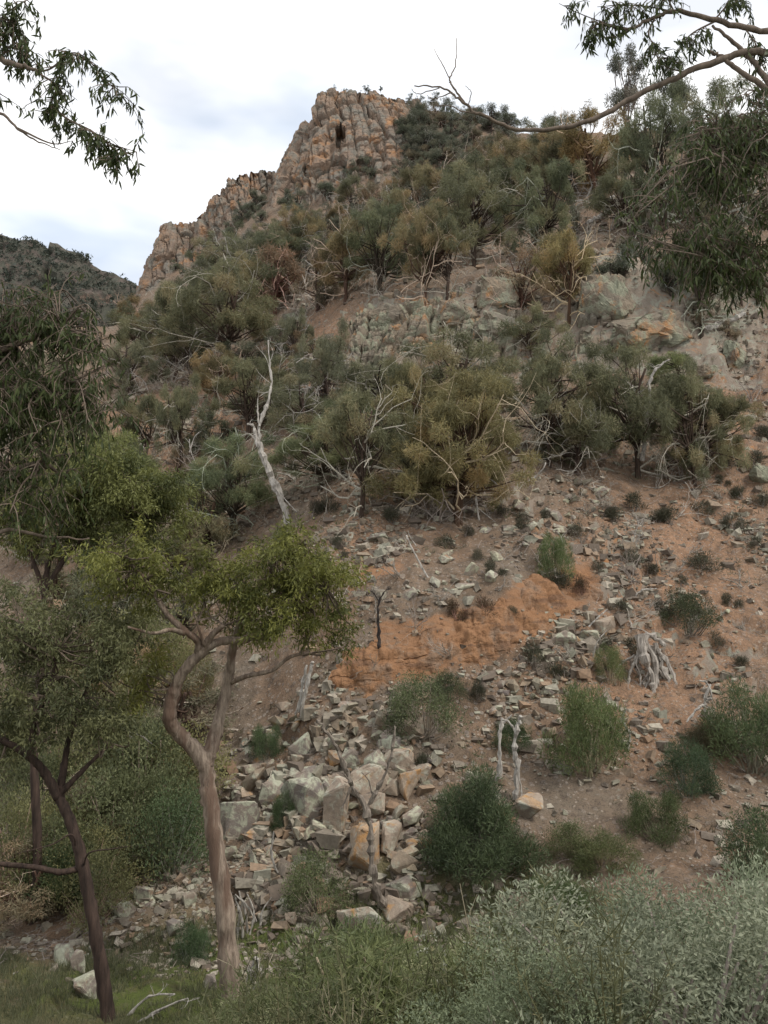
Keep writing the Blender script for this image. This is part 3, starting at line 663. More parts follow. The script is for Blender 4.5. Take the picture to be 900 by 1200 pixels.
ROCKM = [(352, 880, 'the upright lichen rock'), (354, 942, 'the large lichen boulder'), (280, 968, 'the boulder by the gum trunk'), (400, 948, 'the tall pinkish boulder'), (432, 918, 'the wide cream boulder'), (475, 908, 'the split orange boulder'), (427, 1005, 'the orange-based boulder'), (472, 1044, 'the grey cube boulder'), (442, 842, 'the brownish block'), (318, 934, 'the grey upright rock'), (310, 870, 'the small feathery bush'), (360, 810, 'the leaning broken poles'),
         (495, 825, 'the grey-green leafy bush'), (595, 880, 'the two dead stems'), (622, 950, 'the pale boulder under the stems'), (711, 736, 'the square pinkish rock'), (658, 752, 'the flat grey rock'), (625, 770, 'the round cushion shrub'), (600, 830, 'the scree foot'), (650, 650, 'the bright green bush'), (760, 790, 'the exposed roots'), (825, 830, 'the forked bleached branch'), (690, 855, 'the feathery light-green bush'), (806, 900, 'the dark blue-green bush'), (810, 715, 'the dark mounded bush'), (870, 850, 'the broad edge bush'),
         (440, 630, 'the white lichen rock'), (444, 735, 'the charred stem'), (490, 655, 'the long bent stick'), (568, 715, 'the purple-brown shrub'), (535, 600, 'the central dome sheoak'), (648, 545, 'the dark-trunked sheoak'), (590, 640, 'the brow stones'), (700, 600, 'the split trunk tree'), (560, 960, 'the large round bush'), (720, 950, 'the bare brown ground'),
         (165, 1052, 'the topmost lichen stone'), (203, 1092, 'the lowest grey stone'), (98, 1150, 'the lichen boulder in the grass'), (105, 1060, 'the dark leaning trunk'), (250, 1040, 'the gum trunk')]
# loose rocks one can pick out, each its own thing; the rest of the rubble is one mass
RP = [rock_mesh('rock', 900+k, (1, random.uniform(0.6, 1.0), random.uniform(0.45, 0.9)), M.rock, 2, 9, 0.04) for k in range(7)] + \
     [rock_mesh('rock', 920+k, (1, random.uniform(0.6, 1.0), random.uniform(0.45, 0.9)), M.cream, 2, 9, 0.04) for k in range(5)]
def loose(n, poly_px, smin, smax, label, group, seed, mats=(0, 12), tints=None):
    rs = np.random.default_rng(seed); pp = np.array(poly_px, float); lo, hi = pp.min(0), pp.max(0); c = 0
    while c < n:
        u, v = rs.uniform(lo, hi)
        if inside(pp, np.array([u]), np.array([v]), 0.01)[0] < 0.5: continue
        p = hit(u, v); s = (smin*(smax/smin)**(rs.random()**1.7))*p[1]/F
        o = obj('rock', RP[rs.integers(*mats)], label=label, category='rock', group=group)
        o.location = p+np.array([0, 0, s*0.06]); o.scale = (s, s, s*rs.uniform(0.6, 1.1)); o.rotation_euler = (rs.normal(0, .35)+0.3, rs.normal(0, .35), rs.uniform(0, 6.3))
        where(o, label, u, v, s, ROCKM); t = rs.uniform(0.75, 1.15); o.color = (t, t*rs.uniform(.95, 1.0), t*rs.uniform(.9, 1.0), 1); c += 1
loose(165, [(255, 1000), (265, 880), (320, 830), (420, 825), (500, 850), (505, 920), (495, 1030), (420, 1010), (380, 990), (300, 1040)], 9, 36, 'angular grey rock', 'loose rocks of the rockfall', 1)
loose(28, [(450, 960), (500, 960), (500, 1030), (450, 1040), (435, 1000)], 7, 19, 'orange-cream rubble rock', 'orange rubble rocks', 2, (7, 12))
loose(50, [(560, 800), (640, 750), (690, 740), (660, 820), (630, 860), (560, 850)], 7, 17, 'pale scree stone', 'scree stones right of the clay bank', 3)
loose(80, [(410, 690), (440, 650), (560, 590), (700, 560), (720, 610), (600, 670), (500, 715), (430, 725)], 8, 26, 'flat lichen stone', 'stones on the brow above the clay bank', 4, (0, 7))
loose(34, [(70, 1160), (90, 1110), (140, 1040), (250, 1030), (250, 1090), (160, 1120)], 7, 18, 'heaped grey stone', 'stones left of the gum trunk', 5, (0, 7))
loose(28, [(640, 780), (720, 760), (880, 700), (895, 900), (700, 1000), (640, 960)], 5, 14, 'scattered stone', 'stones on the brown right slope', 6)
def rubble():
    rs = np.random.default_rng(77); g = Geo()
    CB = np.array([[x, y, z] for x in (-1, 1) for y in (-1, 1) for z in (-1, 1)], float)*0.8
    CT = np.array([[0, 1, 3], [0, 3, 2], [4, 6, 7], [4, 7, 5], [0, 4, 5], [0, 5, 1], [2, 3, 7], [2, 7, 6], [0, 2, 6], [0, 6, 4], [1, 5, 7], [1, 7, 3]])
    pro = [(CB*(1+rs.uniform(-.38, .2, (8, 1)))+rs.normal(0, .17, (8, 3)), CT) for k in range(24)]
    n = 0; X = rs.uniform(-0.50, 0.50, 190000); Yq = np.exp(rs.uniform(math.log(14), math.log(70), 190000)); X = X*Yq
    sc = wmask(SCREE, X, Yq, 1.0); rd = wmask(REDD, X, Yq, 1.5); bk = wmask(BANK, X, Yq, 0.2); oc = wmask(OUTC, X, Yq, 1)
    clus = np.clip(0.35+fbm(np.c_[X*0.45, Yq*0.45, X*0], 3, 4)*1.5, 0, 1)
    sc = np.where((X < -2.6) & (Yq < 18.5), 0.35*sc, sc)
    pr = np.where((X > 2.8) & (Yq < 22.5), 0.35, 1.0)*(0.30+0.75*sc+0.35*rd+0.1*oc)*(1-0.85*bk)*(0.07+0.80*clus)
    keep = np.nonzero(rs.random(len(X)) < pr)[0][:56000]; Z = gz(X, Yq)
    for i in keep:
        V, Tn = pro[rs.integers(24)]
        s = (0.75 if X[i] < -2.6 and Yq[i] < 19 else 1.0)*np.clip(rs.lognormal(math.log(0.046), 0.72), 0.016, 0.20)*(0.62+0.022*Yq[i])*(1.15 if sc[i] > .5 else 0.9)
        a = rs.uniform(0, 6.28); ca, sa = math.cos(a), math.sin(a); tl = rs.normal(0.4, .8)
        R = np.array([[ca, -sa, 0], [sa, ca, 0], [0, 0, 1]]); Rx = np.array([[1, 0, 0], [0, math.cos(tl), -math.sin(tl)], [0, math.sin(tl), math.cos(tl)]])
        W = (V*np.array([1.1, rs.uniform(.5, .95), rs.uniform(.3, .75)]))@(R@Rx).T*s
        g.add(W+np.array([X[i], Yq[i], Z[i]+s*0.15]), Tn, a=rs.random())
    obj('rubble', g.mesh('rubble', M.rubble), kind='stuff', label='small loose stones strewn over the hillside', category='rubble')
def rubble_mat():
    m, nt, out, N = mat_new('rubble_stone'); t = N('ShaderNodeAttribute', attribute_name='t').outputs['Fac']
    r = N('ShaderNodeValToRGB', {0: t}); e = r.color_ramp.elements
    e[0].color = (0.14, 0.11, 0.085, 1); e[1].color = (0.40, 0.34, 0.27, 1); e[1].position = 1
    for ps, c in ((0.2, (0.18, 0.145, 0.115)), (0.45, (0.25, 0.22, 0.17)), (0.6, (0.28, 0.185, 0.12)), (0.75, (0.29, 0.28, 0.215))):
        q = e.new(ps); q.color = (*c, 1)
    n = noise(N, N('ShaderNodeNewGeometry').outputs['Position'], 14.0, 4)
    c = mix(N, rng_node(N, n, 0.4, 0.7, 0.0, 0.45), r.outputs[0], (0.07, 0.06, 0.05))
    p = N('ShaderNodeBsdfPrincipled', {'Base Color': c, 'Roughness': 0.95, 'Specular IOR Level': 0.1}); nt.links.new(p.outputs[0], out.inputs[0]); return m
M.rubble = rubble_mat(); rubble()
# ------------------------------------------------------------------ foliage builders
def blades(g, C, D, L, W, a, kind='needle', rs=rng):
    C = np.asarray(C, float); D = norm(D); n = len(C); L = np.broadcast_to(L, (n,))[:, None]; W = np.broadcast_to(W, (n,))[:, None]
    S = norm(np.cross(D, rs.normal(0, 1, (n, 3)))); a = np.broadcast_to(a, (n,))
    if kind == 'needle':
        V = np.stack([C-S*W/2, C+S*W/2, C+D*L], 1); g.add(V.reshape(-1, 3), np.arange(3*n).reshape(-1, 3), a=np.repeat(a, 3))
    elif kind == 'leaf':
        m = C+D*L*0.45
        V = np.stack([C, m+S*W/2, C+D*L, m-S*W/2], 1); g.add(V.reshape(-1, 3), None, np.arange(4*n).reshape(-1, 4), a=np.repeat(a, 4))
    else:                                       # long curved gum leaf
        N_ = np.cross(D, S); b = rs.normal(0, 0.10, (n, 1))*L
        q1, q2 = C+D*L*0.28+N_*b*0.5, C+D*L*0.62+N_*b*0.6
        V = np.stack([C, q1+S*W/2, q1-S*W/2, q2+S*W*0.40, q2-S*W*0.40, C+D*L], 1).reshape(-1, 3); o = np.arange(n)[:, None]*6
        g.add(V, np.concatenate([o+np.array([[0, 2, 1]]), o+np.array([[3, 4, 5]])]), o+np.array([[1, 2, 4, 3]]), np.repeat(a, 6))
def ball(rs, n, r, inner=0.25):
    d = norm(rs.normal(0, 1, (n, 3))); return d*(inner+(1-inner)*rs.random((n, 1))**0.6)*r
def clump_fill(g, c, r, n, L, W, rs, kind='needle', lift=0.3, jit=0.55, t=0.5, tj=0.18, squash=0.8):
    o = ball(rs, n, 1.0); D = o*0.8+rs.normal(0, jit, (n, 3))+np.array([0, 0, lift])
    blades(g, c+o*r*np.array([1, 1, squash]), D, L*rs.uniform(0.6, 1.25, n), W*rs.uniform(0.7, 1.2, n), np.clip(t+rs.normal(0, tj, n), 0, 1), kind, rs)
def shell(o, me, parent): return obj(o, me, parent)

def measure(root, g):
    V = np.concatenate(g.V); root['H'] = float(np.percentile(V[:, 2], 99.3)); root['R'] = float(np.percentile(np.abs(V[:, :2]), 98.5))
def sheoak(seed, H=5.0, R=2.2, zlo=0.34, ncl=26, per=430, cr=(0.26, 0.52), stems=2, L=0.23, W=0.028, mat=None, rusty=0.2, dead=12, flat=0.75, bark=None, kind='needle', lift=-0.15, trunk_r=0.13):
    rs = np.random.default_rng(seed); root = empty('sheoak_tree'); g = Geo(); tr = Geo(); dd = Geo()
    heads = []; nh = max(5, int(ncl*0.36)); tries = 0
    while len(heads) < nh:                       # limb heads first, leaf clumps gathered round each: gaps stay between them
        tries += 1
        q = rs.uniform(-1, 1, 3); q[2] = rs.uniform(0, 1); rr = math.hypot(q[0], q[1])
        if rr > math.sqrt(max(0, 1-q[2]**2)) or (rr < 0.5 and q[2] < 0.55): continue
        c = np.array([q[0]*R*0.85, q[1]*R*0.85, H*(zlo+(0.90-zlo)*q[2])])
        if tries > 400 or all(np.linalg.norm(c-k) > R*0.52 for k in heads): heads.append(c)
    cs = []
    for hd in heads:
        for _ in range(max(3, int(ncl*1.85/nh+rs.integers(-1, 2)))):
            o = rs.normal(0, 1, 3)*np.array([.30, .30, .17])*R*rs.uniform(.5, 1.1); cs.append((hd+o, rs.uniform(*cr)))
    stem_tops = []
    for s in range(stems):
        a = rs.uniform(0, 6.28); lean = rs.uniform(0.05, 0.30)*R
        pts = spline([np.array([rs.normal(0, .10), rs.normal(0, .10), -0.5]), np.array([math.cos(a)*lean*.3, math.sin(a)*lean*.3, H*.18]), np.array([math.cos(a)*lean+rs.normal(0, .15), math.sin(a)*lean+rs.normal(0, .15), H*0.42]), np.array([math.cos(a)*lean*1.5+rs.normal(0, .2), math.sin(a)*lean*1.5+rs.normal(0, .2), H*0.68])], 5)
        tube(tr, pts, np.linspace(trunk_r*rs.uniform(.7, 1.05), 0.05, len(pts)), 7, rough=0.25); stem_tops.append(pts)
    for c, r in cs:
        st = stem_tops[rs.integers(stems)]; i = int(np.clip(len(st)*rs.uniform(0.35, 0.95), 3, len(st)-1)); p = st[i]
        if c[2] < p[2]: p = st[max(3, int(len(st)*0.4))]
        m = (p+c)/2+rs.normal(0, 0.18, 3); pts = spline([p, m, c], 4)
        tube(tr, pts, np.linspace(0.045, 0.014, len(pts)), 4)
        t0 = np.clip(rs.uniform(0.0, 0.66)+(rs.random() < rusty)*rs.uniform(0.2, 0.45), 0, 1)
        n = int(per*(r/0.45)**2*rs.uniform(0.7, 1.15))
        clump_fill(g, c, r, n, L, W, rs, kind, lift, 0.75, t0, 0.16, 0.62)
        for _ in range(3):                       # ragged sprigs round the clump
            e = c+norm(rs.normal(0, 1, 3)+np.array([0, 0, .25]))*r*rs.uniform(0.85, 1.2); clump_fill(g, e, r*0.35, int(n*0.09), L, W, rs, kind, lift, .4, t0, .13)
    for _ in range(dead):
        st = stem_tops[rs.integers(stems)]; p = st[rs.integers(3, len(st)-2)]; a = rs.uniform(0, 6.28)
        grow(dd, p, (math.cos(a), math.sin(a), rs.uniform(-0.35, 0.5)), R*rs.uniform(0.6, 1.3), rs.uniform(0.024, 0.046), 2, rs, 0.45, 4)
    obj('trunk', tr.mesh('trunk', bark or M.darkbark, True), root); obj('crown', g.mesh('crown', mat or M.sheoak), root)
    if dead: obj('dead_branches', dd.mesh('dead_branches', M.dead), root)
    measure(root, g)
    return root
def bush(seed, name='shrub', H=1.2, R=0.9, ncl=16, per=420, cr=(0.25, 0.42), L=0.12, W=0.02, mat=None, kind='needle', lift=0.4, stems=5, low=0.12, woody=None, rusty=0.0):
    rs = np.random.default_rng(seed); root = empty(name); g = Geo(); tr = Geo()
    for k in range(ncl):
        d = norm(rs.normal(0, 1, 3)); d[2] = abs(d[2]); q = d*rs.uniform(0.35, 1.0)**0.5
        c = np.array([q[0]*(R-cr[0]*.6), q[1]*(R-cr[0]*.6), H*(low+(0.86-low)*q[2])]); r = rs.uniform(*cr)
        tt = np.clip(rs.uniform(0.12, 0.85)+(rs.random() < rusty)*.3, 0, 1)
        clump_fill(g, c, r, int(per*(r/cr[1])**2), L, W, rs, kind, lift, 0.5, tt, 0.15)
        p0 = np.array([rs.normal(0, .06), rs.normal(0, .06), -0.15])
        tube(tr, spline([p0, (p0+c)/2+rs.normal(0, .05, 3), c], 3), np.linspace(0.022, 0.006, 7), 4)
    obj('stems', tr.mesh('stems', woody or M.deadbr), root); obj('crown', g.mesh('crown', mat or M.shrub), root)
    measure(root, g)
    return root
def twiggy(seed, name='dead_shrub', H=1.0, n=11, mat=None, r=0.016, up=0.8, depth=3):
    rs = np.random.default_rng(seed); root = empty(name); g = Geo()
    for k in range(n):
        a = rs.uniform(0, 6.28); grow(g, (rs.normal(0, .06), rs.normal(0, .06), -0.05), (math.cos(a), math.sin(a), rs.uniform(0.2, 1.6)*up), H*rs.uniform(0.6, 1.0), r*rs.uniform(.6, 1.3), depth, rs, 0.4, 4, kids=(2, 3))
    obj('branches', g.mesh('branches', mat or M.deadbr), root); root['H'] = H; root['R'] = H*0.8
    return root
TREEM = [(190, 300, 'the lower cliff'), (280, 235, 'the middle cliff'), (335, 230, 'the left foot of the summit cliff'), (400, 200, 'the summit cliff cave'), (460, 190, 'the right edge of the summit cliff'), (462, 240, 'the slim white dead tree'), (378, 325, 'the dead trunk with bent arm'), (322, 330, 'the russet half-bare tree'), (266, 400, 'the dark leaning trunk'), (405, 310, 'the twin pale trunks'), (496, 310, 'the tall brownish sheoak'), (556, 260, 'the bent-trunk sheoak'), (640, 245, 'the dark green dome tree'), (700, 185, 'the rust-brown skyline sheoak'), (606, 200, 'the small brown crest sheoak'),
         (510, 115, 'the bare tip of the long limb'), (560, 150, 'the crest notch'), (520, 190, 'the crest shoulder scrub'), (715, 235, 'the fallen timber'), (790, 180, 'the large dark crest sheoak'), (850, 180, 'the tall dark crest sheoak'), (822, 330, 'the straight brown trunk'), (667, 330, 'the yellow-rust sheoak'), (612, 330, 'the leafless thicket'), (540, 368, 'the overhanging boulder'), (430, 400, 'the left outcrop'), (305, 480, 'the tall white dead tree'), (385, 450, 'the twig-mixed sheoak'), (215, 500, 'the tangled red soil patch'), (150, 505, 'the grey leaning stick'), (424, 560, 'the forked trunk sheoak'), (272, 580, 'the rounded grey-green sheoak'),
         (105, 1060, 'the dark leaning trunk at lower left'), (68, 932, 'the fork of the dark gum'), (200, 975, 'the blue-green leafy shrub'), (240, 893, 'the fork of the pale gum'), (20, 1013, 'the low bare branch'), (60, 740, 'the dull crown at left'), (150, 570, 'the bright green gum crown'), (190, 700, 'the upper left limb of the pale gum'), (40, 620, 'the hanging leaves'), (10, 900, 'the left edge of the gully')]
WEEDM = [(272, 1180, 'the gum trunk foot'), (297, 1150, 'the grey split stump'), (425, 1088, 'the broad pale boulder'), (372, 1050, 'the pale weedy shrub'), (468, 1072, 'the low pinkish rock'), (520, 1090, 'the tall green weed'), (575, 1060, 'the bleached bare stalk'), (645, 1050, 'the seed-head weeds'), (640, 1110, 'the branching white stalk'), (600, 1150, 'the low silver shrub'), (700, 1090, 'the large silver shrub'), (400, 1170, 'the short dry stalks'), (310, 1100, 'the thin pale stalk'), (340, 1160, 'the grassy gap'), (480, 1140, 'the bottom centre weeds'), (640, 1170, 'the bottom silver leaves')]
USED = set()
def place(proto, u, vb, vt, wpx=None, tint=None, rz=None, name=None, xyz=None, grow_by=1.0, **props):
    """stands a copy of a plant on the ground seen at u, vb with its top near vt"""
    p = hit(u, vb) if xyz is None else np.asarray(xyz); k = p[1]/F*0.985*grow_by
    s = (vb-vt)*k/proto['H']; sx = s if wpx is None else wpx*k/2/proto['R']
    o = copy_tree(proto, tint)
    if name: o.name = name
    o.location = p-np.array([0, 0, 0.05]); o.scale = (sx, sx, s); o.rotation_euler = (random.uniform(-.05, .05), random.uniform(-.05, .05), random.uniform(0, 6.28) if rz is None else rz)
    for q in ('H', 'R'): del o[q]
    for q, w in props.items(): o[q] = w
    return o
PROT = []
SH = [sheoak(11, ncl=26), sheoak(12, R=2.5, ncl=32, stems=3, rusty=.3), sheoak(13, R=1.9, ncl=22, zlo=.42, stems=1, dead=10), sheoak(14, R=2.3, ncl=22, zlo=.36, rusty=.5, dead=14),
      sheoak(15, R=2.7, ncl=38, zlo=.20, stems=3, dead=14), sheoak(16, R=2.0, ncl=22, zlo=.28, rusty=.6)]
DOME = [sheoak(17, R=2.6, ncl=56, zlo=.22, stems=3, dead=18), sheoak(18, R=2.4, ncl=44, zlo=.26, dead=16, rusty=.35)]
SCR = [sheoak(19, H=3, R=1.6, zlo=.2, ncl=20, per=240, mat=M.scrub, L=.20, W=.034, dead=5, stems=3, kind='needle', trunk_r=.07, cr=(.22, .42)), sheoak(20, H=3, R=1.9, zlo=.15, ncl=24, per=240, mat=M.scrub, L=.20, W=.034, dead=8, stems=3, trunk_r=.07, cr=(.22, .42)),
       sheoak(21, H=3, R=1.3, zlo=.3, ncl=15, per=240, mat=M.scrub, L=.20, W=.036, dead=7, stems=2, trunk_r=.07, cr=(.22, .42))]
OPENG = [sheoak(22, H=6, R=2.0, zlo=.45, ncl=16, per=260, cr=(.3, .55), mat=M.scrub, L=.2, W=.05, kind='leaf', lift=-.3, dead=3, stems=1, flat=.95, trunk_r=.12, bark=M.twig)]
CUSH = [bush(31+k, 'cushion_shrub', H=.55, R=.48, ncl=9, per=300, cr=(.16, .26), L=.10, W=.014, mat=M.dark, lift=.5, rusty=.25) for k in range(4)]
GRN = [bush(41+k, 'green_shrub', H=1.3, R=.95, ncl=30, per=640, cr=(.20, .36), L=.085, W=.013, mat=M.shrub, lift=.35) for k in range(4)]
DENSE = bush(48, 'green_shrub', H=1.4, R=1.05, ncl=60, per=620, cr=(.22, .34), L=.085, W=.013, mat=M.shrub, lift=.3, low=0.0)
LEAFY = [bush(51+k, 'leafy_shrub', H=1.4, R=1.1, ncl=30, per=430, cr=(.26, .42), L=.055, W=.022, mat=M.shrub, kind='leaf', lift=.3) for k in range(3)]
DEADS = [twiggy(61+k, H=1.0, n=8+2*k) for k in range(3)]
FARD = [twiggy(161+k, H=1.0, n=6, mat=M.dead, r=0.024, depth=2) for k in range(3)]
PALE = [twiggy(65+k, H=1.0, n=7, mat=M.dead, r=0.022, depth=2) for k in range(3)]
ALLP = [DENSE]+SH+DOME+SCR+OPENG+CUSH+GRN+LEAFY+DEADS+PALE+FARD

# ------------------------------------------------------------------ trees of the slope
GR = 'sheoaks and scrub trees on the slope'
def tree(pr, u, vb, vt, w, label, tint=(1, 1, 1), group=GR, name=None, category='tree', **k):
    return place(pr, u, vb, vt, w, tint, name=name, grow_by=1.16 if category == 'tree' else 1.0, label=label, category=category, group=group, **k)
OL, RU, GY, DG, BR, YL = (1.0, 1.0, .92), (1.2, 1.0, .85), (1.0, 1.0, 1.02), (.8, .88, .78), (1.35, 1.0, .95), (1.3, 1.2, .8)
S = SH
for a in [
 (S[1], 266, 432, 318, 120, 'olive sheoak with dark leaning trunk above the reddish scree patch', OL),
 (S[4], 205, 445, 338, 110, 'bushy olive sheoak left of the one with the dark leaning trunk', OL),
 (S[0], 235, 392, 322, 84, 'grey-green sheoak behind the dark leaning trunk tree, nearest the lower cliff', GY),
 (S[2], 165, 430, 372, 60, 'slender olive sheoak at the foot of the lower cliff', OL),
 (S[4], 148, 470, 400, 80, 'grey bush-like sheoak leftmost on the slope under the lower cliff', GY),
 (SCR[2], 322, 372, 290, 66, 'russet brown half-bare tree left of the pale fork on the slope', (1.45, 1.0, .9)),
 (SCR[1], 372, 365, 292, 70, 'thin grey tree of bare branches beside the russet one', (1.15, .95, .9)),
 (S[5], 405, 352, 262, 76, 'rusty-green sheoak on twin pale trunks below the summit cliff', RU),
 (S[0], 446, 345, 252, 82, 'dark green sheoak between the twin trunks and the upright trunks', DG),
 (S[3], 496, 364, 250, 84, 'tall brownish sheoak rising behind the overhanging boulder', RU),
 (S[2], 524, 352, 262, 70, 'sheoak on thin upright trunk right of the tall brownish one', OL),
 (S[1], 556, 312, 200, 100, 'spreading sheoak with dark bent trunk on the upper slope', OL),
 (S[4], 640, 295, 190, 104, 'dark green dome-shaped sheoak topped by white dead twigs', DG),
 (S[3], 667, 382, 276, 92, 'sheoak with yellow-rust tips in front of the layered rock face', (1.3, 1.1, .8)),
 (SCR[1], 612, 372, 286, 84, 'grey-brown leafless thicket on the pinkish rock', (1.5, 1.15, 1.0)),
 (S[5], 700, 235, 130, 96, 'rust-brown sheoak on the right skyline', (1.3, 1.0, .75)),
 (S[3], 652, 232, 158, 82, 'rust-tipped sheoak left of the rust-brown skyline tree', RU),
 (S[0], 606, 240, 160, 66, 'small brown sheoak above the dark green dome', RU),
 (S[4], 780, 270, 96, 120, 'large dark sheoak on the right crest below the open gum', DG),
 (S[1], 850, 262, 90, 110, 'tall dark sheoak farthest up the right crest', (.9, .95, .9)),
 (S[0], 735, 275, 190, 80, 'olive sheoak half behind the tangle of fallen logs', OL),
 (S[2], 822, 388, 270, 80, 'sheoak on a straight brown trunk by the fallen log', DG),
 (S[5], 868, 355, 290, 60, 'pale sheoak behind the hanging leaves on the right', OL),
 (S[3], 424, 606, 468, 120, 'sheoak with dark forked trunk left of the central dome', OL),
 (DOME[0], 535, 612, 455, 165, 'broad dome sheoak with rusty crown and pale dead limbs, centre of slope', (1.25, 1.1, .85)),
 (S[1], 540, 520, 398, 150, 'olive sheoak rising directly behind the broad central dome', OL),
 (S[4], 480, 540, 430, 100, 'olive sheoak between forked trunk tree and central dome', (1.2, 1.1, .9)),
 (DOME[1], 647, 548, 412, 120, 'sheoak on dark trunk right of the central dome', OL),
 (S[4], 704, 532, 462, 74, 'compact bright green sheoak between the dark trunk and the snag tree', (.95, 1.15, .8)),
 (S[0], 748, 562, 412, 112, 'sheoak with thick dark split trunk around the curved white snag', OL),
 (S[4], 815, 568, 445, 112, 'grey twiggy sheoak right of the split trunk tree', (1.1, 1.1, 1.0)),
 (S[2], 790, 470, 418, 60, 'small green sheoak behind the curved white snag', (1, 1.15, .85)),
 (S[3], 625, 428, 366, 70, 'low olive sheoak above the broad smooth rock', OL),
 (S[4], 385, 500, 392, 100, 'sheoak mixed with dead twigs right of the tall white dead tree', GY),
 (S[1], 272, 632, 520, 98, 'rounded grey-green sheoak at the left foot of the tall white dead tree', (.95, 1.1, .95)),
 (S[4], 212, 545, 452, 80, 'olive sheoak in the hollow left of the rounded grey-green one', OL),
 (S[0], 292, 515, 428, 84, 'olive sheoak just left of the top of the white dead tree', OL),
 (S[5], 250, 478, 408, 60, 'small rusty sheoak below the dark leaning trunk', RU),
 (S[3], 330, 480, 420, 56, 'small sheoak behind the upper stem of the white dead tree', OL),
 (S[4], 345, 425, 370, 60, 'low grey sheoak on the slope above the white dead tree', GY),
 (S[2], 170, 545, 470, 60, 'thin olive sheoak beside the grey leaning dead stick on red soil', OL),
 (S[0], 300, 345, 280, 66, 'grey-green sheoak under the middle cliff', GY),
 (S[3], 350, 320, 250, 66, 'brown-green sheoak below the left foot of the summit cliff', RU),
 (S[1], 275, 345, 285, 66, 'pale grey-green sheoak below the gap between the two lower cliffs', GY),
 (S[5], 470, 300, 225, 62, 'brown-green sheoak beside the slim white dead tree below the summit', RU),
 (S[4], 575, 262, 185, 70, 'olive sheoak left of the dark green dome, on the crest slope', OL),
 (OPENG[0], 742, 190, 50, 66, 'open-crowned gum standing alone against the sky on the right crest', (1, 1, 1.1)),
 (OPENG[0], 800, 215, 66, 60, 'thin gum on the crest beside the lone skyline gum', (.9, .95, 1)),
 (S[1], 120, 640, 520, 120, 'pale green tree far left on the lower slope behind the near gums', (1.1, 1.25, .8)),
 (S[4], 60, 600, 480, 120, 'dusty green tree at the far left edge behind hanging leaves', OL),
 (S[0], 30, 520, 420, 90, 'grey tree high at the far left edge behind hanging leaves', GY),
]:
    tree(*a)
# scrub on the upper slope and cliff ledges
rs = np.random.default_rng(3)
SH_L = 'grey-green shrub growing on a ledge of the cliffs'
for (u, v, h) in [(383, 238, 24), (413, 222, 26), (398, 214, 18), (432, 212, 26), (350, 252, 28), (335, 245, 20), (300, 235, 26), (292, 222, 18), (268, 262, 18), (283, 262, 20), (305, 262, 22), (238, 262, 12), (240, 275, 18), (215, 305, 12), (205, 318, 14), (422, 190, 12), (455, 150, 10), (470, 152, 12), (447, 162, 10)]:
    where(o_ := tree(SCR[rs.integers(0, 3)], u, v, v-h*1.25, h*1.25, SH_L, (.8, .9, .85), 'shrubs on the cliff ledges', 'ledge_shrub', category='shrub'), 'dark ledge shrub', u, v, h, TREEM)
SK_L = 'tiny dark shrub on the skyline at the top of the summit cliff'
for (u, v, h, w) in [(391, 112, 13, 12), (405, 108, 6, 10), (429, 107, 7, 16), (446, 107, 8, 6), (480, 122, 16, 16), (492, 124, 16, 20), (508, 124, 20, 24)]:
    where(tree(SCR[rs.integers(0, 3)], u, v, v-h, w, SK_L, (.65, .75, .75), 'shrubs on the summit skyline', 'skyline_shrub', xyz=P(u, v, 116), category='shrub'), 'tiny skyline shrub', u, v, h, [(391, 112, 'the left shoulder of the summit top'), (417, 107, 'the middle of the summit top'), (446, 107, 'the lone summit sprig'), (494, 124, 'the clump at the right of the summit')])
def scatter(n, poly, pr, hmin, hmax, label, group, name, tints, seed, cat='shrub', wr=(0.8, 1.3), mind=0):
    rs = np.random.default_rng(seed); pp = np.array(poly, float); lo, hi = pp.min(0), pp.max(0); c = 0; put = []; tries = 0
    while c < n and tries < n*60:
        tries += 1
        u, v = rs.uniform(lo, hi)
        if inside(pp, np.array([u]), np.array([v]), 0.01)[0] < 0.5: continue
        if mind and any(math.hypot(u-a, (v-b)*1.5) < mind for a, b in put): continue
        put.append((u, v)); h = rs.uniform(hmin, hmax); tall = h; t = np.array(tints[rs.integers(len(tints))])*rs.uniform(.85, 1.15)
        o = place(pr[rs.integers(len(pr))], u, v, v-h, h*rs.uniform(*wr), tuple(t), name=name, label=label, category=cat, group=group); c += 1; where(o, label, u, v-h*.5, h, TREEM)
scatter(85, [(470, 235), (480, 140), (520, 122), (600, 140), (690, 150), (690, 200), (620, 250), (560, 260), (500, 260)], SCR, 20, 40, 'grey-green scrub shrub', 'scrub right of the summit cliff', 'scrub_shrub', [(.8, .85, .85), (1, 1, 1), (1.25, 1.0, .85), (.7, .78, .75)], 5, mind=9)
scatter(80, [(175, 385), (225, 352), (262, 318), (310, 290), (360, 275), (470, 232), (500, 270), (480, 310), (400, 320), (300, 340), (200, 380), (150, 400)], SCR+[S[5]], 28, 54, 'scrub belt shrub', 'scrub belt under the cliffs', 'scrub_shrub', [(1, 1, 1), (.85, .9, .9), (1.3, 1.0, .85)], 6, mind=14)
scatter(44, [(560, 270), (700, 240), (760, 230), (900, 220), (900, 330), (860, 420), (760, 330), (700, 345), (600, 330)], SCR, 26, 46, 'dull scrub bush', 'scrub on the upper right slope', 'scrub_shrub', [(1, 1, 1), (1.2, 1, .9), (.8, .9, .9)], 7, mind=15)
scatter(34, [(120, 560), (180, 480), (300, 420), (420, 400), (440, 480), (330, 560), (200, 640), (120, 660)], SCR, 28, 52, 'olive-grey hollow bush', 'bushes of the left hollow', 'hollow_shrub', [(1, 1, .95), (.9, 1, .85), (1.25, 1.0, .85)], 8, mind=22)
